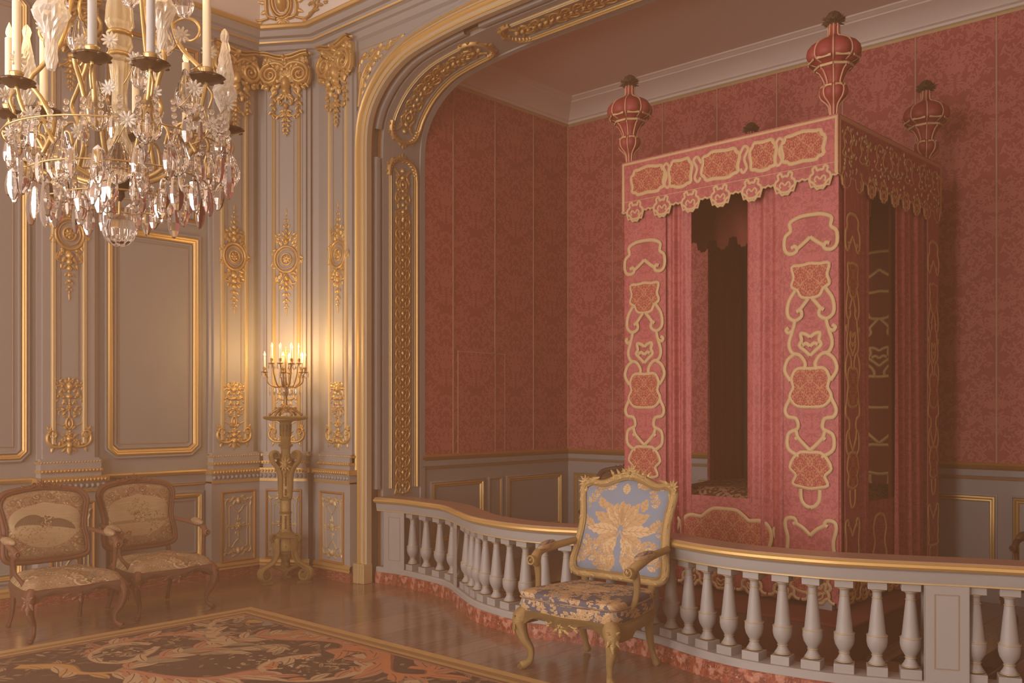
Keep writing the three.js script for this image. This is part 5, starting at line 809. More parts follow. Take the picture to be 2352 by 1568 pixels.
  // arms
  for (const s of [-1, 1]) {
    const p0 = V3(...B(s * bw * 0.97, (o.armY - y0) + 0.03, 0)), ay = o.armY, ax = W2 + 0.025;
    const arm = [tube([p0, V3(s * (ax - 0.005), ay + 0.005, -D2 * 0.3), V3(s * (ax + 0.012), ay - 0.012, D2 * 0.1), V3(s * ax, ay - 0.045, D2 * 0.36), V3(s * (ax - 0.004), ay - 0.075, D2 * 0.44), V3(s * (ax - 0.004), ay - 0.07, D2 * 0.36)], (t) => (0.017 + 0.007 * t) * o.stout, 26, 8), tube([V3(s * (ax - 0.002), ay - 0.05, D2 * 0.36), V3(s * (ax + 0.004), ay - 0.11, D2 * 0.26), V3(s * (ax - 0.005), sy + 0.1, D2 * 0.28), V3(s * (W2 - 0.015), sy + 0.02, D2 * 0.5), V3(s * (W2 - 0.01), sy - 0.03, D2 * 0.55)], (t) => (0.022 - 0.008 * Math.sin(t * 3)) * o.stout, 22, 8)];
    const A = mesh('arm', arm, wood, root);
    const pd = new THREE.SphereGeometry(1, 14, 10); pd.scale(0.034, 0.03, 0.1); pd.rotateX(0.09); pd.rotateY(s * -0.1); pd.translate(s * (ax + 0.002), ay + 0.018, -D2 * 0.08); mesh('arm_pad', pd, o.seatMat, A);
    const K = new Relief((x, y, z) => [s * (ax - 0.004) + x, ay - 0.06 + y, D2 * 0.44 + 0.024 * o.stout + z]); K.ring(0, 0, 0.02 * o.stout, 0.02 * o.stout, 0.006, 0.008); K.dome(0, 0, 0.01, 0.01, 0.01, 6); mesh('arm_scroll', K.geo(), o.carve ?? wood, A);
  }
  return root;
}
const seatTap = upholster(tapestry('seat'));
const OVAL = [[0, 0], [0.6, 0.01], [0.9, 0.06], [0.93, 0.2], [0.88, 0.45], [0.95, 0.7], [0.98, 0.82], [0.86, 0.93], [0.5, 0.985], [0, 1.01], [-0.5, 0.985], [-0.86, 0.93], [-0.98, 0.82], [-0.95, 0.7], [-0.88, 0.45], [-0.93, 0.2], [-0.9, 0.06], [-0.6, 0.01]];
const tap = { name: 'tapestry_armchair', w: 0.66, d: 0.56, seat: 0.365, puff: 0.085, seatMat: seatTap, wood: M.wood, stout: 1, backTilt: 0.2, backY0: 0.475, backH: 0.55, backW: 0.66, backShape: OVAL, frameR: 0.021, backPuff: 0.05, armY: 0.66, group: undefined };
fauteuil({ ...tap, backMat: upholster(tapestry(0)), at: [-7.03, 0, -2.86], turn: HP - 0.02, label: 'tapestry armchair with a spread-winged bird on its back, against the left wall' });
fauteuil({ ...tap, backMat: upholster(tapestry(1)), at: [-7.17, 0, -3.67], turn: HP + 0.02, label: 'tapestry armchair with a landscape and tree on its back, beside the candle stand' });
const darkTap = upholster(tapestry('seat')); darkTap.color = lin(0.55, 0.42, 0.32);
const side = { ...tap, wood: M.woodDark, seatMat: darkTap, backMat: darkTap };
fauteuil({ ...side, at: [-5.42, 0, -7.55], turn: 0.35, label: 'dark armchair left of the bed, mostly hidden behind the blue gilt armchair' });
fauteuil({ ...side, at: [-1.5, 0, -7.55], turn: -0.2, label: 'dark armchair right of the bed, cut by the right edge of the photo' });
fauteuil({
  name: 'gilt_armchair', at: [-3.53, 0, -4.63], turn: 0.03, w: 0.69, d: 0.55, seat: 0.375, puff: 0.03, squab: true, seatMat: upholster(brocadeBlue('seat')), backMat: upholster(brocadeBlue('back')), wood: M.giltWood, carve: M.giltWood, stout: 1.3, corners: true,
  backTilt: 0.24, backY0: 0.53, backH: 0.66, backW: 0.72, frameR: 0.026, backPuff: 0.055, armY: 0.715, label: 'gilt armchair in blue brocade with gold leaves, standing before the balustrade',
  backShape: [[0, 0], [0.5, 0.0], [0.9, 0.01], [0.98, 0.06], [0.93, 0.3], [0.9, 0.55], [0.96, 0.78], [0.97, 0.88], [0.84, 0.925], [0.6, 0.91], [0.3, 0.965], [0, 1.0], [-0.3, 0.965], [-0.6, 0.91], [-0.84, 0.925], [-0.97, 0.88], [-0.96, 0.78], [-0.9, 0.55], [-0.93, 0.3], [-0.98, 0.06], [-0.9, 0.01], [-0.5, 0.0]],
});
// ---------------------------------------------------------------- rug
{
  const RW = 6.3, RD = 6.3, N = 2048, K = N / RW;                     // metres, pixels
  const tex = canvasTex(N, N, (c, w, h) => {
    c.fillStyle = '#4a3424'; c.fillRect(0, 0, w, h);
    for (let i = 0; i < 9000; i++) { c.fillStyle = i % 3 ? '#523a28' : '#402c1e'; c.fillRect(rnd() * w, rnd() * h, 3 + rnd() * 10, 2 + rnd() * 3); }
    const quarter = () => {
      c.save(); c.lineCap = 'round'; c.lineJoin = 'round';
      const P = (l) => l.map(([x, y]) => [x * K, y * K]);
      const spline = (pts) => new THREE.CatmullRomCurve3(P(pts).map(([x, y]) => V3(x, y, 0)), false, 'centripetal');
      const ribbon = (pts, w0, w1, col, edge) => { const s = spline(pts), n = 60; for (const [cc, k, o] of [[edge, 1, 0], [col, 0.72, 0], ['#00000000', 0, 0]]) { if (!k) continue; c.fillStyle = cc; c.beginPath(); const L = [], Rr = []; for (let i = 0; i <= n; i++) { const t = i / n, p = s.getPoint(t), d = s.getTangent(t), wd = (w0 + (w1 - w0) * t) * K * 0.68 * k * (0.8 + 0.3 * Math.sin(t * 9)); L.push([p.x - d.y * wd, p.y + d.x * wd]); Rr.unshift([p.x + d.y * wd, p.y - d.x * wd]); } [...L, ...Rr].forEach(([x, y], i) => (i ? c.lineTo(x, y) : c.moveTo(x, y))); c.closePath(); c.fill(); } return s; };
      const leaf = (x, y, a, l, b, col) => { c.save(); c.translate(x, y); c.rotate(a); c.fillStyle = col; c.beginPath(); c.moveTo(0, 0); c.bezierCurveTo(l * 0.3, -b, l * 0.8, -b * 0.8, l, 0); c.bezierCurveTo(l * 0.7, b * 0.4, l * 0.3, b * 0.6, 0, 0); c.fill(); c.strokeStyle = '#5a4230'; c.lineWidth = 2; c.beginPath(); c.moveTo(l * 0.1, 0); c.quadraticCurveTo(l * 0.5, -b * 0.3, l * 0.95, 0); c.stroke(); c.restore(); };
      const fringe = (s, side, n, l, b, cols, t0 = 0.05, t1 = 0.95) => { for (let i = 0; i < n; i++) { const t = t0 + (t1 - t0) * i / n, p = s.getPoint(t), d = s.getTangent(t); leaf(p.x, p.y, Math.atan2(d.y, d.x) + side * (0.6 + 0.3 * (i % 2)), l * K * 1.35 * (0.7 + 0.5 * Math.sin(i * 2.1) ** 2), b * K * 1.35, cols[i % cols.length]); } };
      // scattered pale foliage in the dark field near the border
      for (let i = 0; i < 420; i++) { const e = rnd(), x = e < 0.5 ? 0.2 + rnd() * 0.5 : rnd() * 3.1, y = e < 0.5 ? rnd() * 3.1 : 0.2 + rnd() * 0.45; leaf(x * K, y * K, rnd() * 6.3, (0.05 + rnd() * 0.09) * K, 0.025 * K, ['#9a7a56', '#86664a', '#a88a64', '#6e5640'][i % 4]); }
      for (let i = 0; i < 420; i++) leaf(rnd() * 3.1 * K, (0.6 + rnd() * 2.5) * K, rnd() * 6.3, (0.04 + rnd() * 0.07) * K, 0.02 * K, ['#7d6348', '#6b523a', '#8d7152'][i % 3]);
      const PK = '#a26c4c', PKd = '#7a4c34', CR = '#a98a66', CRd = '#7d6348', GR = '#8a7558', OR = '#ac6c42', GD = '#a87c44';
      let s;
      s = ribbon([[0.47, 1.95], [0.68, 1.76], [0.9, 1.75], [1.09, 1.57], [1.3, 1.5], [1.7, 1.55]], 0.1, 0.04, GD, '#7c5a30'); fringe(s, 1, 9, 0.14, 0.05, [GD, CR]);
      s = ribbon([[0.53, 1.55], [0.36, 1.3], [0.34, 1.05], [0.42, 0.87], [0.6, 0.75], [0.84, 0.78]], 0.05, 0.13, PK, PKd); fringe(s, -1, 12, 0.13, 0.045, [PK, '#8f5c40', CR]);
      s = ribbon([[0.64, 1.12], [0.76, 1.25], [0.86, 1.45], [0.74, 1.56], [0.54, 1.53], [0.4, 1.36], [0.42, 1.2], [0.55, 1.12]], 0.05, 0.05, CR, CRd); fringe(s, 1, 10, 0.1, 0.035, [CR, GR]);
      s = ribbon([[1.05, 1.58], [0.94, 1.33], [0.9, 1.09], [0.88, 0.85], [0.88, 0.62], [0.9, 0.42], [1.05, 0.25], [1.25, 0.16]], 0.07, 0.16, GR, CRd); fringe(s, 1, 16, 0.2, 0.06, [CR, GR, PK]); fringe(s, -1, 12, 0.15, 0.05, [PK, CR]);
      s = ribbon([[0.95, 0.75], [0.7, 0.72], [0.48, 0.62], [0.28, 0.5], [0.2, 0.36], [0.26, 0.27], [0.36, 0.32]], 0.12, 0.05, CR, CRd); fringe(s, -1, 10, 0.15, 0.05, [CR, GR]); fringe(s, 1, 8, 0.14, 0.05, [CR, GR]);
      s = ribbon([[0.22, 0.34], [0.17, 0.2], [0.32, 0.16], [0.5, 0.22], [0.42, 0.3]], 0.07, 0.09, GD, '#7c6038'); s = ribbon([[0.36, 0.18], [0.52, 0.2], [0.66, 0.27]], 0.05, 0.08, '#7c7468', '#5c5448');
      s = ribbon([[0.9, 0.5], [1.1, 0.4], [1.3, 0.27], [1.52, 0.22], [1.66, 0.3], [1.64, 0.44]], 0.06, 0.16, PK, PKd); fringe(s, -1, 14, 0.16, 0.05, [PK, OR, CR]);
      s = ribbon([[1.05, 1.04], [1.1, 0.76], [1.2, 0.56], [1.31, 0.58]], 0.05, 0.07, GR, CRd); fringe(s, 1, 10, 0.17, 0.05, [GR, CR]);
      s = ribbon([[1.62, 0.5], [1.54, 0.68], [1.57, 0.88], [1.72, 1.0], [1.96, 1.0], [2.12, 0.82], [2.12, 0.55], [1.97, 0.39], [1.8, 0.34]], 0.05, 0.09, CR, CRd); fringe(s, -1, 12, 0.13, 0.05, [OR, CR, PK]);
      s = ribbon([[1.62, 0.28], [1.8, 0.2], [2.05, 0.34], [2.3, 0.48], [2.5, 0.36], [2.42, 0.26], [2.28, 0.32]], 0.16, 0.05, OR, '#7c4a2c'); fringe(s, 1, 12, 0.2, 0.07, [OR, PK]);
      s = ribbon([[1.0, 1.55], [1.38, 1.44], [1.62, 1.24], [1.7, 1.0]], 0.05, 0.14, PK, PKd); fringe(s, 1, 13, 0.2, 0.06, [PK, CR]);
      s = ribbon([[2.5, 0.5], [2.8, 0.7], [3.1, 0.6]], 0.1, 0.1, CR, CRd); fringe(s, 1, 8, 0.16, 0.05, [CR, PK]); s = ribbon([[1.2, 2.2], [1.7, 2.0], [2.3, 2.1], [2.7, 1.7], [2.4, 1.4], [2.1, 1.6]], 0.12, 0.06, PK, PKd); fringe(s, 1, 14, 0.2, 0.06, [PK, CR, GR]);
      dab(c, 1.62 * K, 0.75 * K, 60, '#b09470', 30); dab(c, 1.9 * K, 0.72 * K, 50, '#9c7e5a', 24); dab(c, 0.62 * K, 1.35 * K, 40, '#a88e68', 20); dab(c, 1.35 * K, 0.95 * K, 60, '#9a7c58', 24);
      // border: gold roll, dark and rose lines
      c.restore();
    };
    for (const [sx, sy] of [[1, 1], [-1, 1], [1, -1], [-1, -1]]) { c.save(); c.translate(sx < 0 ? w : 0, sy < 0 ? h : 0); c.scale(sx, sy); c.beginPath(); c.rect(0, 0, w / 2, h / 2); c.clip(); quarter(); c.restore(); }
    const ring = (a, b, col) => { c.strokeStyle = col; c.lineWidth = (b - a) * K; const m = (a + b) / 2 * K; c.strokeRect(m, m, w - 2 * m, h - 2 * m); };
    ring(0, 0.06, '#b08a54'); ring(0.06, 0.11, '#8a683e'); ring(0.11, 0.15, '#a8844f'); ring(0.15, 0.17, '#6a4a30'); ring(0.17, 0.195, '#8f6446');
    for (let i = 0; i < 9000; i++) { c.fillStyle = i % 2 ? 'rgba(30,18,10,0.16)' : 'rgba(210,180,140,0.10)'; c.fillRect(rnd() * w, rnd() * h, 2 + rnd() * 14, 1.5); }
  });
  const r = thing('rug', 'large savonnerie style carpet with acanthus scrolls on a dark ground and gold border', 'rug', [AX, 0, -4.19 + RD / 2]);
  const g = grid(2, 2, (u, v) => [(u - 0.5) * RW, 0.012, (v - 0.5) * RD], (u, v) => [u, 1 - v]);
  mesh('pile', g, std({ map: tex, roughness: 0.95 }), r);
  const bp = [[-RW / 2, -RD / 2], [RW / 2, -RD / 2], [RW / 2, RD / 2], [-RW / 2, RD / 2]];
  mesh('edge_binding', frameAlong(bp.map(([x, z]) => [x, -z]), [[-0.02, 0.012], [-0.012, 0.015], [0.004, 0.014], [0.01, 0.006], [0.01, 0]]).rotateX(-HP), std({ color: srgb(168, 130, 80), roughness: 0.9 }), r);
}
// ---------------------------------------------------------------- candle stand in the corner, candelabrum on it
M.crystal = new THREE.MeshPhysicalMaterial({ color: lin(1, 0.98, 0.95), transmission: 1, roughness: 0.03, ior: 1.52, thickness: 0.02, side: THREE.DoubleSide });
M.crystalFrost = new THREE.MeshPhysicalMaterial({ color: lin(0.98, 0.92, 0.82), transmission: 0.6, roughness: 0.12, ior: 1.5, thickness: 0.02, side: THREE.DoubleSide });
M.candle = std({ color: lin(0.86, 0.74, 0.52), roughness: 0.6 });
M.flame = std({ color: lin(1, 0.8, 0.5), emissive: lin(1.0, 0.74, 0.42), emissiveIntensity: 1.6 });
const flameG = (h) => lathe([[0.0005, 0], [0.009, h * 0.12], [0.0115, h * 0.3], [0.009, h * 0.55], [0.004, h * 0.82], [0.0005, h]], 10);
function lamp(at, power, r = 0.01) { const L = new THREE.PointLight(FLAME, power, 0, 2); L.position.copy(at); L.castShadow = true; L.shadow.radius = r / 0.02; L.name = 'flame_light'; scene.add(L); }
const spiral3 = (cx, cy, r0, r1, a0, a1, n, f) => { const p = []; for (let i = 0; i <= n; i++) { const t = i / n, a = a0 + (a1 - a0) * t, r = r0 + (r1 - r0) * t; p.push(f(cx + Math.cos(a) * r, cy + Math.sin(a) * r)); } return p; };
const SX = -7.46, SZ = -5.07;
{
  M.giltStand = std({ color: lin(0.56, 0.38, 0.15), roughness: 0.36, metalness: 0.5, bumpMap: chase, bumpScale: 0.006 });
  const t = thing('candle_stand', 'tall gilt tripod candle stand with scroll feet in the canted corner', 'candle stand', [SX, 0, SZ]), G = M.giltStand;
  const VA = 0.974, legs = [VA - 1.0, VA + 1.0, VA + Math.PI];   // angles round the axis, 0 towards +z
  mesh('tray', lathe([[0, 1.505], [0.12, 1.505], [0.17, 1.513], [0.2, 1.525], [0.208, 1.535], [0.205, 1.545], [0.195, 1.549], [0.16, 1.552], [0, 1.552]], 40), G, t);
  mesh('vase', [lathe([[0.075, 1.508], [0.06, 1.495], [0.045, 1.47], [0.043, 1.42], [0.05, 1.4], [0.046, 1.36], [0.05, 1.33], [0.044, 1.31], [0.052, 1.295], [0.068, 1.283], [0.066, 1.27], [0.05, 1.262], [0.044, 1.24], [0.042, 1.2], [0.05, 1.18]], 24), ...Array.from({ length: 12 }, (_, i) => { const a = i / 12 * 6.283; return T(bar([0, 1.36, 0.047], [0, 1.475, 0.05], 0.007, 5), { r: [0, a, 0] }); })], G, t);
  const tri = (pts, off = 0) => { const p = []; for (let i = 0; i < 24; i++) { } return lathe(pts, 3 + off); };
  const shaft = lathe([[0.05, 1.2], [0.055, 1.15], [0.066, 1.1], [0.06, 1.04], [0.052, 0.98], [0.05, 0.8], [0.058, 0.79], [0.058, 0.77], [0.05, 0.76], [0.05, 0.66], [0.057, 0.655], [0.057, 0.64], [0.05, 0.635], [0.055, 0.5], [0.066, 0.46]], 6);
  mesh('shaft', T(shaft, { r: [0, VA + Math.PI / 6, 0] }), G, t);
  const slots = []; for (const a of [VA, VA + 1.047, VA - 1.047]) { for (const [y0, y1] of [[0.81, 0.87], [0.9, 1.04], [0.5, 0.62]]) slots.push(T(rbox(-0.009, 0.009, y0, y1, 0.04, 0.051, 0.003), { r: [0, a, 0] })); }
  mesh('pierced_slots', slots, M.bronzeDark, t);
  const beads = []; for (const a of [VA, VA + 1.047, VA - 1.047]) for (const y of [0.52, 0.545, 0.57, 0.6, 0.83, 0.855, 0.93, 0.96, 0.99, 1.02]) beads.push(T(ball(0, y, 0.05, 0.009, 1, 6, 5), { r: [0, a, 0] })); mesh('beads', beads, G, t);
  // three scroll consoles high on the shaft, three scroll legs below
  for (const a of legs) {
    const f = (r, y) => V3(Math.sin(a) * r, y, Math.cos(a) * r), q0 = (r, y) => V3(0, y, r), put = (g) => T(g, { r: [0, a, 0], s: [1.9, 1, 1] });
    const c = [q0(0.05, 0.78), q0(0.058, 0.9), q0(0.062, 1.0), q0(0.09, 1.07), q0(0.14, 1.13), q0(0.155, 1.18), ...spiral3(0.112, 1.185, 0.042, 0.01, 0, 8.5, 20, q0)];
    const boss = (r, y, k) => { const g = new THREE.SphereGeometry(k, 10, 8); g.translate(0, y, r); return g; };
    mesh('console', [put(tube(c, (q) => 0.0145 + 0.006 * Math.sin(q * 3.1) - 0.004 * q, 80, 8)), put(boss(0.112, 1.185, 0.016)), put(tube(c.slice(1, 6).map((v) => v.clone().add(V3(0, 0.004, 0.014))), 0.006, 20, 6))], G, t);
    const l = [q0(0.07, 0.44), q0(0.1, 0.4), q0(0.1, 0.33), q0(0.1, 0.27), q0(0.13, 0.2), q0(0.185, 0.165), q0(0.25, 0.135), ...spiral3(0.205, 0.088, 0.066, 0.012, 0.55, -9.4, 28, q0)];
    const lg = mesh('leg', [put(tube(l, (q) => (q < 0.4 ? 0.024 : 0.024 - 0.018 * (q - 0.4)) + 0.003 * Math.sin(q * 14), 120, 8)), put(boss(0.205, 0.088, 0.018)), put(tube(l.slice(1, 7).map((v) => v.clone().add(V3(0, 0.012, 0.018))), 0.008, 26, 6)), put(tube(spiral3(0.125, 0.425, 0.038, 0.008, -1.2, 6.5, 16, q0), 0.011, 34, 6)), T(rbox(-0.05, 0.05, 0, 0.024, -0.05, 0.05, 0.006), { p: f(0.205, 0).toArray(), r: [0, a, 0] })], G, t);
    const R = new Relief((x, y, z) => f(0.105 + z, 0.36 + y).add(V3(Math.cos(a) * x, 0, -Math.sin(a) * x)).toArray()); R.leaf(0, 0.05, -HP, 0.12, 0.05, 0.03); R.both((r) => { r.leaf(0.01, 0.04, -0.9, 0.06, 0.03, 0.025); r.leaf(0.01, -0.01, -1.1, 0.06, 0.03, 0.025); }); mesh('leg_carving', R.geo(), G, lg);
  }
  mesh('base_plate', [lathe([[0.05, 0.475], [0.07, 0.465], [0.09, 0.445], [0.12, 0.43], [0.124, 0.42], [0.1, 0.415], [0.08, 0.41]], 30), lathe([[0.08, 0.415], [0.082, 0.3], [0.075, 0.275], [0.05, 0.262], [0.055, 0.24], [0.04, 0.21], [0.012, 0.19]], 18)], G, t);
  mesh('pendant_boss', [lathe([[0.01, 0.195], [0.03, 0.16], [0.012, 0.14], [0.028, 0.11], [0.032, 0.085], [0.02, 0.06], [0.004, 0.05]], 14), ...legs.map((a) => tube([V3(Math.sin(a) * 0.02, 0.11, Math.cos(a) * 0.02), V3(Math.sin(a) * 0.09, 0.14, Math.cos(a) * 0.09), V3(Math.sin(a) * 0.15, 0.17, Math.cos(a) * 0.15)], 0.016, 12, 7))], G, t);
  const R0 = []; for (let i = 0; i < 3; i++) { const a = VA + i * 2.094; const R = new Relief((x, y, z) => [Math.sin(a) * (0.07 + z) + Math.cos(a) * x, y, Math.cos(a) * (0.07 + z) - Math.sin(a) * x]); R.palmette(0, 1.1, HP, 0.08, 5, 2.2); R.palmette(0, 1.1, -HP, 0.08, 5, 2.2); R.dome(0, 1.1, 0.03, 0.04, 0.03); mesh('acanthus_carving', R.geo(), G, t); const R2 = new Relief(R.map); R2.palmette(0, 0.36, HP, 0.05, 5, 2.4); R2.flower(0, 0.34, 0.035, 0.02); mesh('acanthus_carving', R2.geo(), G, t); }
}
const pendantG = (w, h) => { const g = lathe([[0.0005, 0], [w * 0.35, -h * 0.12], [w * 0.5, -h * 0.55], [w * 0.42, -h * 0.78], [w * 0.2, -h * 0.95], [0.0005, -h]], 7); const q = g.toNonIndexed(); q.computeVertexNormals(); q.scale(1, 1, 0.55); return q; };
{
  const base = 1.5535, t = thing('candelabrum', 'bronze and crystal candelabrum with lit candles standing on the gilt candle stand', 'candelabrum', [SX, base, SZ]);
  const D = M.bronze;
  const feet = []; for (let i = 0; i < 6; i++) { const a = i / 6 * 6.283 + 0.3; feet.push(tube([[Math.sin(a) * 0.03, 0.075, Math.cos(a) * 0.03], [Math.sin(a) * 0.08, 0.06, Math.cos(a) * 0.08], [Math.sin(a) * 0.12, 0.03, Math.cos(a) * 0.12], [Math.sin(a) * 0.145, 0.006, Math.cos(a) * 0.145]], (q) => 0.012 - 0.003 * q, 10, 6), ball(Math.sin(a) * 0.145, 0.012, Math.cos(a) * 0.145, 0.014), ball(Math.sin(a) * 0.09, 0.07, Math.cos(a) * 0.09, 0.013)); }
  mesh('foot', [lathe([[0.0, 0.03], [0.1, 0.03], [0.105, 0.04], [0.07, 0.06], [0.04, 0.08], [0.022, 0.1]], 18), ...feet], D, t);
  mesh('stem', lathe([[0.03, 0.08], [0.018, 0.11], [0.014, 0.16], [0.022, 0.2], [0.028, 0.23], [0.018, 0.26], [0.022, 0.29], [0.012, 0.32], [0.009, 0.45], [0.012, 0.5], [0.005, 0.56], [0.012, 0.58], [0.002, 0.63]], 12), D, t);
  mesh('top_ornament', [bar([-0.022, 0.61, 0.022], [0.022, 0.61, -0.022], 0.005, 6), ball(0, 0.585, 0, 0.014), ball(0, 0.64, 0, 0.008)], D, t);
  const star = pendantG(0.022, 0.05), FG = flameG(0.05), CG = lathe([[0.0085, 0], [0.0085, 0.11], [0.0005, 0.113]], 10);
  const spots = [[0.18, -2.35, 0.4], [0.15, 2.7, 0.4], [0.18, 0.974 + 1.6, 0.4], [0.19, 0.974 - 1.6, 0.4], [0.05, 0.5, 0.395], [0.13, 0.974 + 1.2, 0.48], [0.14, 0.974 - 1.1, 0.48], [0.1, 0.974 - 0.5, 0.48], [0.09, 0.974 + 0.6, 0.48], [0.1, 3.5, 0.48]];
  for (const [r, a, h] of spots) {
    const f = (q, y) => V3(Math.sin(a) * q, y, Math.cos(a) * q);
    const arm = mesh('arm', [tube([f(0.015, 0.28), f(r * 0.5, 0.27), f(r * 0.85, h - 0.09), f(r * 0.9, h - 0.03), f(r, h)], 0.0065, 22, 6), T(lathe([[0.002, 0], [0.03, 0.004], [0.034, 0.01], [0.012, 0.012], [0.011, 0.03], [0.017, 0.045], [0.012, 0.055]], 12), { p: f(r, h).toArray() })], D, t);
    const c = mesh('candle', CG, M.candle, arm); c.position.copy(f(r, h + 0.04));
    const fl = mesh('flame', FG, M.flame, arm); fl.position.copy(f(r, h + 0.152));
    if (h > 0.45 || r > 0.17) lamp(f(r, h + 0.17).add(t.position), 0.6);
    for (let k = 0; k < 4; k++) { const b = a + k * 1.57, p = mesh('crystal_drop', star, M.crystal, arm); p.position.copy(f(r, h + 0.002).add(V3(Math.sin(b) * 0.03, 0, Math.cos(b) * 0.03))); p.rotation.y = b; }
    for (let k = 1; k < 3; k++) { const p = mesh('crystal_drop', star, M.crystal, arm); p.position.copy(f(r * (0.35 + 0.2 * k), 0.265)); p.scale.set(1.2, 1.5, 1.2); p.rotation.y = rnd() * 3; }
  }
}
// ---------------------------------------------------------------- chandelier
{
  const cx = -3.604, cz = -1.685, t = thing('chandelier', 'large gilt bronze chandelier with candles and many crystal drops hanging at top left', 'chandelier', [cx, 0, cz]);
  const view = Math.atan2(cx, cz);                                   // angle towards the camera is view + PI
  const dir = (deg, r, y) => { const a = deg * Math.PI / 180, rx = 0.741, rz = -0.672, nx = 0.906, nz = 0.424; return V3((Math.cos(a) * rx + Math.sin(a) * nx) * r, y, (Math.cos(a) * rz + Math.sin(a) * nz) * r); };   // 0 = right in the photograph, 90 = towards the camera
  const G = std({ color: lin(0.55, 0.37, 0.15), roughness: 0.32, metalness: 0.6 });
  M.amber = new THREE.MeshPhysicalMaterial({ color: lin(1, 0.88, 0.62), transmission: 0.75, roughness: 0.1, ior: 1.5, thickness: 0.05, side: THREE.DoubleSide });
  const flute = (pts, n = 10) => { const H0 = pts[0][1], H1 = pts[pts.length - 1][1], rAt = (y) => { for (let i = 1; i < pts.length; i++) if (y <= pts[i][1] + 1e-9) { const [ra, a] = pts[i - 1], [rb, b] = pts[i]; return ra + (rb - ra) * (y - a) / Math.max(1e-6, b - a); } return pts[pts.length - 1][0]; }; return grid(n * 4, 30, (u, v) => { const y = H0 + (H1 - H0) * v, a = u * 6.2832, r = rAt(y) * (0.9 + 0.1 * Math.abs(Math.cos(a * n / 2))); return [Math.cos(a) * r, y, -Math.sin(a) * r]; }); };
  mesh('hanging_rod', [bar([0, 3.3, 0], [0, 6.0, 0], 0.012, 8), lathe([[0.1, 6.05], [0.1, 6.02], [0.06, 5.98], [0.012, 5.94]], 20)], G, t);
  mesh('glass_stem', [flute([[0.02, 2.56], [0.05, 2.59], [0.058, 2.63], [0.03, 2.68], [0.028, 2.73], [0.055, 2.745], [0.055, 2.77], [0.03, 2.785], [0.028, 2.85], [0.04, 2.95], [0.047, 2.99]]), flute([[0.03, 2.99], [0.05, 3.03], [0.046, 3.06], [0.03, 3.08], [0.055, 3.11], [0.05, 3.18], [0.028, 3.3], [0.02, 3.4]])], M.amber, t);
  mesh('stem_rings', [2.575, 2.757, 2.99, 3.075].map((y) => { const g = new THREE.TorusGeometry(0.04, 0.01, 6, 20); g.rotateX(HP); g.translate(0, y, 0); return g; }), G, t);
  mesh('bronze_cup', [lathe([[0.006, 2.42], [0.02, 2.44], [0.018, 2.46], [0.05, 2.475], [0.072, 2.5], [0.08, 2.53], [0.07, 2.55], [0.02, 2.56]], 24)], M.bronzeDark, t);
  // S arms with pan, socket, candle, flame
  const pan = [lathe([[0.002, 0], [0.03, 0.002], [0.06, 0.012], [0.066, 0.02], [0.05, 0.016], [0.016, 0.012]], 16), ...Array.from({ length: 8 }, (_, i) => T(ball(0.06, 0.014, 0, 0.012, 0.4, 6, 4), { r: [0, i * 0.785, 0] }))], sock = [lathe([[0.016, 0.01], [0.018, 0.03], [0.024, 0.045], [0.026, 0.052], [0.018, 0.055]], 14)];
  const panG = join(pan), sockG = join(sock), candG = lathe([[0.0155, 0], [0.0155, 0.27], [0.008, 0.276], [0.0005, 0.277]], 16), FG = flameG(0.062); FG.scale(1.25, 1, 1.25);
  M.candleGrey = std({ color: lin(0.42, 0.40, 0.38), roughness: 0.6 });
  for (const [deg, R, h, lit] of [[28, 0.37, 2.83, 1], [74, 0.4, 2.81, 0], [104, 0.4, 2.835, 0], [150, 0.44, 2.8, 1], [186, 0.44, 2.76, 1], [205, 0.34, 2.8, 1], [280, 0.4, 2.76, 1], [308, 0.46, 2.77, 1], [352, 0.43, 2.7, 1]]) {
    const f = (r, y) => dir(deg, r, y);
    const a = mesh('arm', [tube([f(0.04, 2.53), f(0.1, 2.5), f(0.19, 2.53), f(R * 0.66, 2.62), f(R * 0.78, 2.7), f(R * 0.9, 2.7), f(R * 0.96, h - 0.06), f(R, h)], (q) => 0.011 - 0.003 * q, 44, 7), tube(spiral3(R * 0.72, 2.655, 0.05, 0.012, -0.6, 5.2, 16, f), 0.0065, 34, 6), tube([f(R * 0.6, 2.6), f(R * 0.55, 2.68), f(R * 0.46, 2.7), f(R * 0.42, 2.65)], 0.006, 16, 6), tube([f(R, h - 0.01), f(R * 1.06, h - 0.05), f(R * 1.02, h - 0.1)], 0.005, 12, 6)], G, t);
    const p = mesh('pan', panG, M.bronzeDark, a); p.position.copy(f(R, h)); const s = mesh('socket', sockG, G, a); s.position.copy(f(R, h));
    const c = mesh('candle', candG, lit ? M.candle : M.candleGrey, a); c.position.copy(f(R, h + 0.045));
    const fl = mesh('flame', FG, M.flame, a); fl.position.copy(f(R, h + 0.318)); lamp(f(R, h + 0.345).add(t.position), 0.16);
  }
  // lyre-shaped uprights
  for (const deg of [10, 62, 118, 172, 235, 300]) { const f = (r, y) => dir(deg, r, y); mesh('upright', [tube([f(0.13, 3.5), f(0.17, 3.3), f(0.2, 3.15), f(0.235, 3.02), f(0.31, 2.93), f(0.35, 2.88), f(0.3, 2.8), f(0.26, 2.7), f(0.3, 2.6)], 0.0095, 50, 7), tube(spiral3(0.27, 3.06, 0.07, 0.02, 2.6, -2.2, 16, f), 0.006, 30, 6), tube([f(0.13, 3.5), f(0.06, 3.45), f(0.03, 3.38)], 0.008, 12, 6)], G, t); }
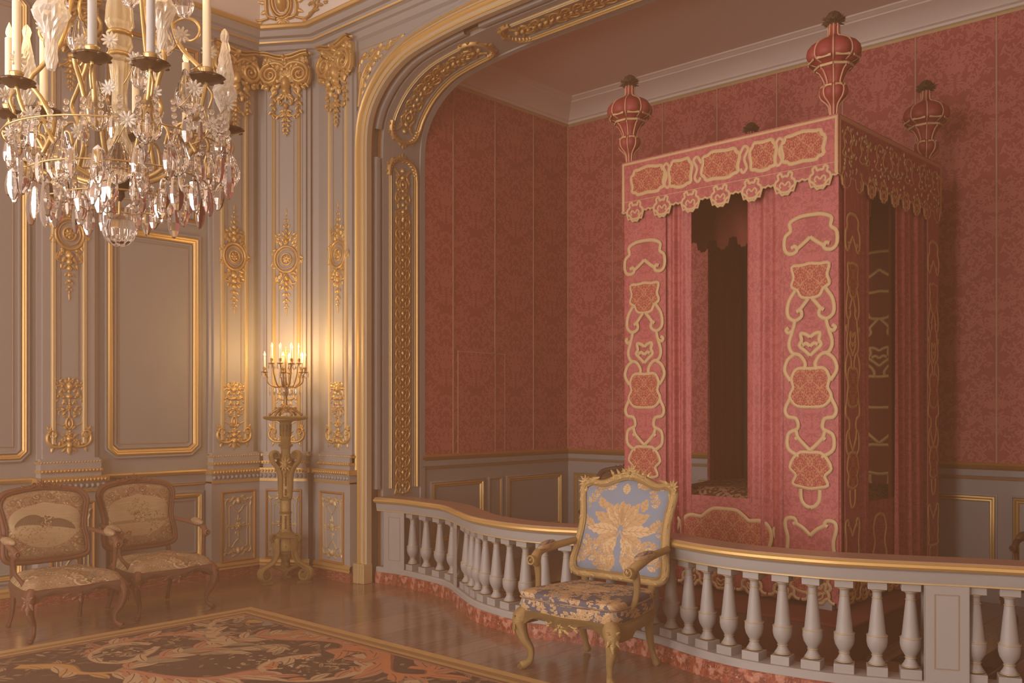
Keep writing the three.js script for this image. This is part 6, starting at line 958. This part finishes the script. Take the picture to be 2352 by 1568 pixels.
  mesh('wire_ring', [[0.41, 2.63], [0.33, 2.5], [0.22, 2.42]].map(([r, y]) => { const g = new THREE.TorusGeometry(r, 0.0035, 5, 60); g.rotateX(HP); g.translate(0, y, 0); return g; }), G, t);
  // crystal obelisks
  const ob0 = flute([[0.012, 0], [0.02, 0.03], [0.018, 0.09], [0.03, 0.12], [0.052, 0.16], [0.055, 0.19], [0.035, 0.21], [0.04, 0.24], [0.024, 0.34], [0.012, 0.4], [0.02, 0.42], [0.018, 0.44], [0.004, 0.46]], 8); { const p = ob0.attributes.position; for (let i = 0; i < p.count; i++) { const k = 1 + 0.16 * simplex.noise(p.getX(i) * 140 + 3, p.getY(i) * 90 + p.getZ(i) * 120); p.setX(i, p.getX(i) * k); p.setZ(i, p.getZ(i) * k); } } const ob = ob0.toNonIndexed(); ob.computeVertexNormals();
  for (const [deg, r, y, s] of [[4, 0.41, 2.68, 0.88], [128, 0.4, 2.83, 1.15], [62, 0.33, 2.9, 0.9], [200, 0.4, 2.75, 0.9], [290, 0.4, 2.72, 0.9]]) { const o = mesh('crystal_spire', ob, M.crystalFrost, t); o.position.copy(dir(deg, r, y)); o.scale.setScalar(s); }
  // starry rosettes
  const sg = []; for (let i = 0; i < 10; i++) { const a = i / 10 * 6.283, g = new THREE.SphereGeometry(1, 7, 5); g.scale(0.0055, 0.014, 0.004); g.translate(0, 0.019, 0); g.rotateX(0.25); g.rotateZ(a); sg.push(g); } sg.push(T(ball(0, 0, 0, 0.011, 1, 8, 6), { s: [1, 1, 0.7] })); const starG = join(sg);
  const wire = []; let k = 0;
  for (const [deg, r, y] of [[20, 0.36, 2.96], [40, 0.3, 3.0], [60, 0.28, 2.92], [80, 0.33, 2.86], [96, 0.36, 2.75], [112, 0.36, 2.92], [130, 0.42, 2.98], [150, 0.44, 2.9], [165, 0.45, 2.8], [100, 0.2, 2.98], [70, 0.36, 2.74], [120, 0.3, 2.62], [50, 0.42, 2.76], [30, 0.4, 2.66], [10, 0.42, 2.78], [86, 0.42, 2.62], [140, 0.42, 2.68], [176, 0.42, 2.68], [355, 0.42, 2.9], [340, 0.4, 2.72]]) { const s = mesh('crystal_rosette', starG, M.crystalFrost, t), p = dir(deg, r, y); s.position.copy(p); s.rotation.set(rr(-0.3, 0.3), Math.atan2(-cx, -cz) + rr(-0.6, 0.6), rr(0, 3)); wire.push(tube([p, dir(deg + 4, r * 0.94, y - 0.05), dir(deg + 7, Math.max(0.25, r * 0.84), y - 0.07)], 0.0025, 8, 4)); }
  mesh('wires', wire, G, t);
  // drops
  const pear = flute([[0.0005, -0.2], [0.03, -0.185], [0.052, -0.15], [0.056, -0.12], [0.04, -0.07], [0.018, -0.03], [0.01, -0.005], [0.0005, 0]], 9).toNonIndexed(); pear.computeVertexNormals(); pear.scale(1, 1, 0.62);
  const drop = pendantG(0.042, 0.1), drop2 = pendantG(0.055, 0.14), bead = ball(0, 0, 0, 0.011, 1, 7, 5);
  const face = Math.atan2(-cx, -cz);
  const put = (g, deg, r, y, s = 1, sp = 0.5) => { const o = mesh('crystal_drop', g, M.crystal, t); o.position.copy(dir(deg, r, y)); o.scale.setScalar(s); o.rotation.set(rr(-0.08, 0.08), face + rr(-sp, sp), rr(-0.06, 0.06)); return o; };
  for (const [deg, r, y, s] of [[150, 0.4, 2.74, 0.85], [104, 0.34, 2.79, 0.95], [74, 0.36, 2.75, 1], [45, 0.34, 2.86, 0.85], [28, 0.34, 2.78, 0.75], [172, 0.4, 2.68, 0.9], [125, 0.36, 2.62, 1], [90, 0.3, 2.6, 0.9], [58, 0.38, 2.62, 0.9], [12, 0.42, 2.62, 0.85], [200, 0.36, 2.72, 0.9], [250, 0.36, 2.7, 0.9], [310, 0.36, 2.7, 0.9], [340, 0.38, 2.66, 0.9], [40, 0.2, 3.1, 0.8], [140, 0.2, 3.1, 0.8], [20, 0.26, 3.24, 0.7], [160, 0.26, 3.24, 0.7], [80, 0.24, 3.22, 0.7], [60, 0.16, 2.95, 0.7]]) put(pear, deg, r, y, s);
  for (const [R, y, n, g, s] of [[0.43, 2.64, 24, drop, 0.9], [0.425, 2.54, 22, drop2, 0.9], [0.36, 2.55, 18, drop, 0.9], [0.345, 2.47, 20, drop2, 0.9], [0.27, 2.48, 14, drop2, 0.9], [0.2, 2.47, 10, drop2, 0.85], [0.13, 2.49, 7, drop, 1]]) for (let i = 0; i < n; i++) put(g, i / n * 360 + rr(-4, 4), R + rr(-0.012, 0.012), y + rr(-0.015, 0.015), s * rr(0.85, 1.15), 1.2);
  const strings = []; for (let i = 0; i < 40; i++) { const d = i * 9; for (let q = 0; q < 4; q++) strings.push(bead.clone().translate(...dir(d, 0.43 - 0.004 * q, 2.62 + q * 0.026).toArray())); } mesh('bead_strings', strings, M.crystal, t).userData.kind = 'stuff';
  mesh('ball_drop', [flute([[0.002, 2.243], [0.03, 2.248], [0.055, 2.27], [0.066, 2.305], [0.056, 2.34], [0.03, 2.36], [0.008, 2.37]], 9)], M.crystal, t); mesh('ball_stem', bar([0, 2.36, 0], [0, 2.44, 0], 0.006, 6), G, t);
}
renderer.render(scene, camera);
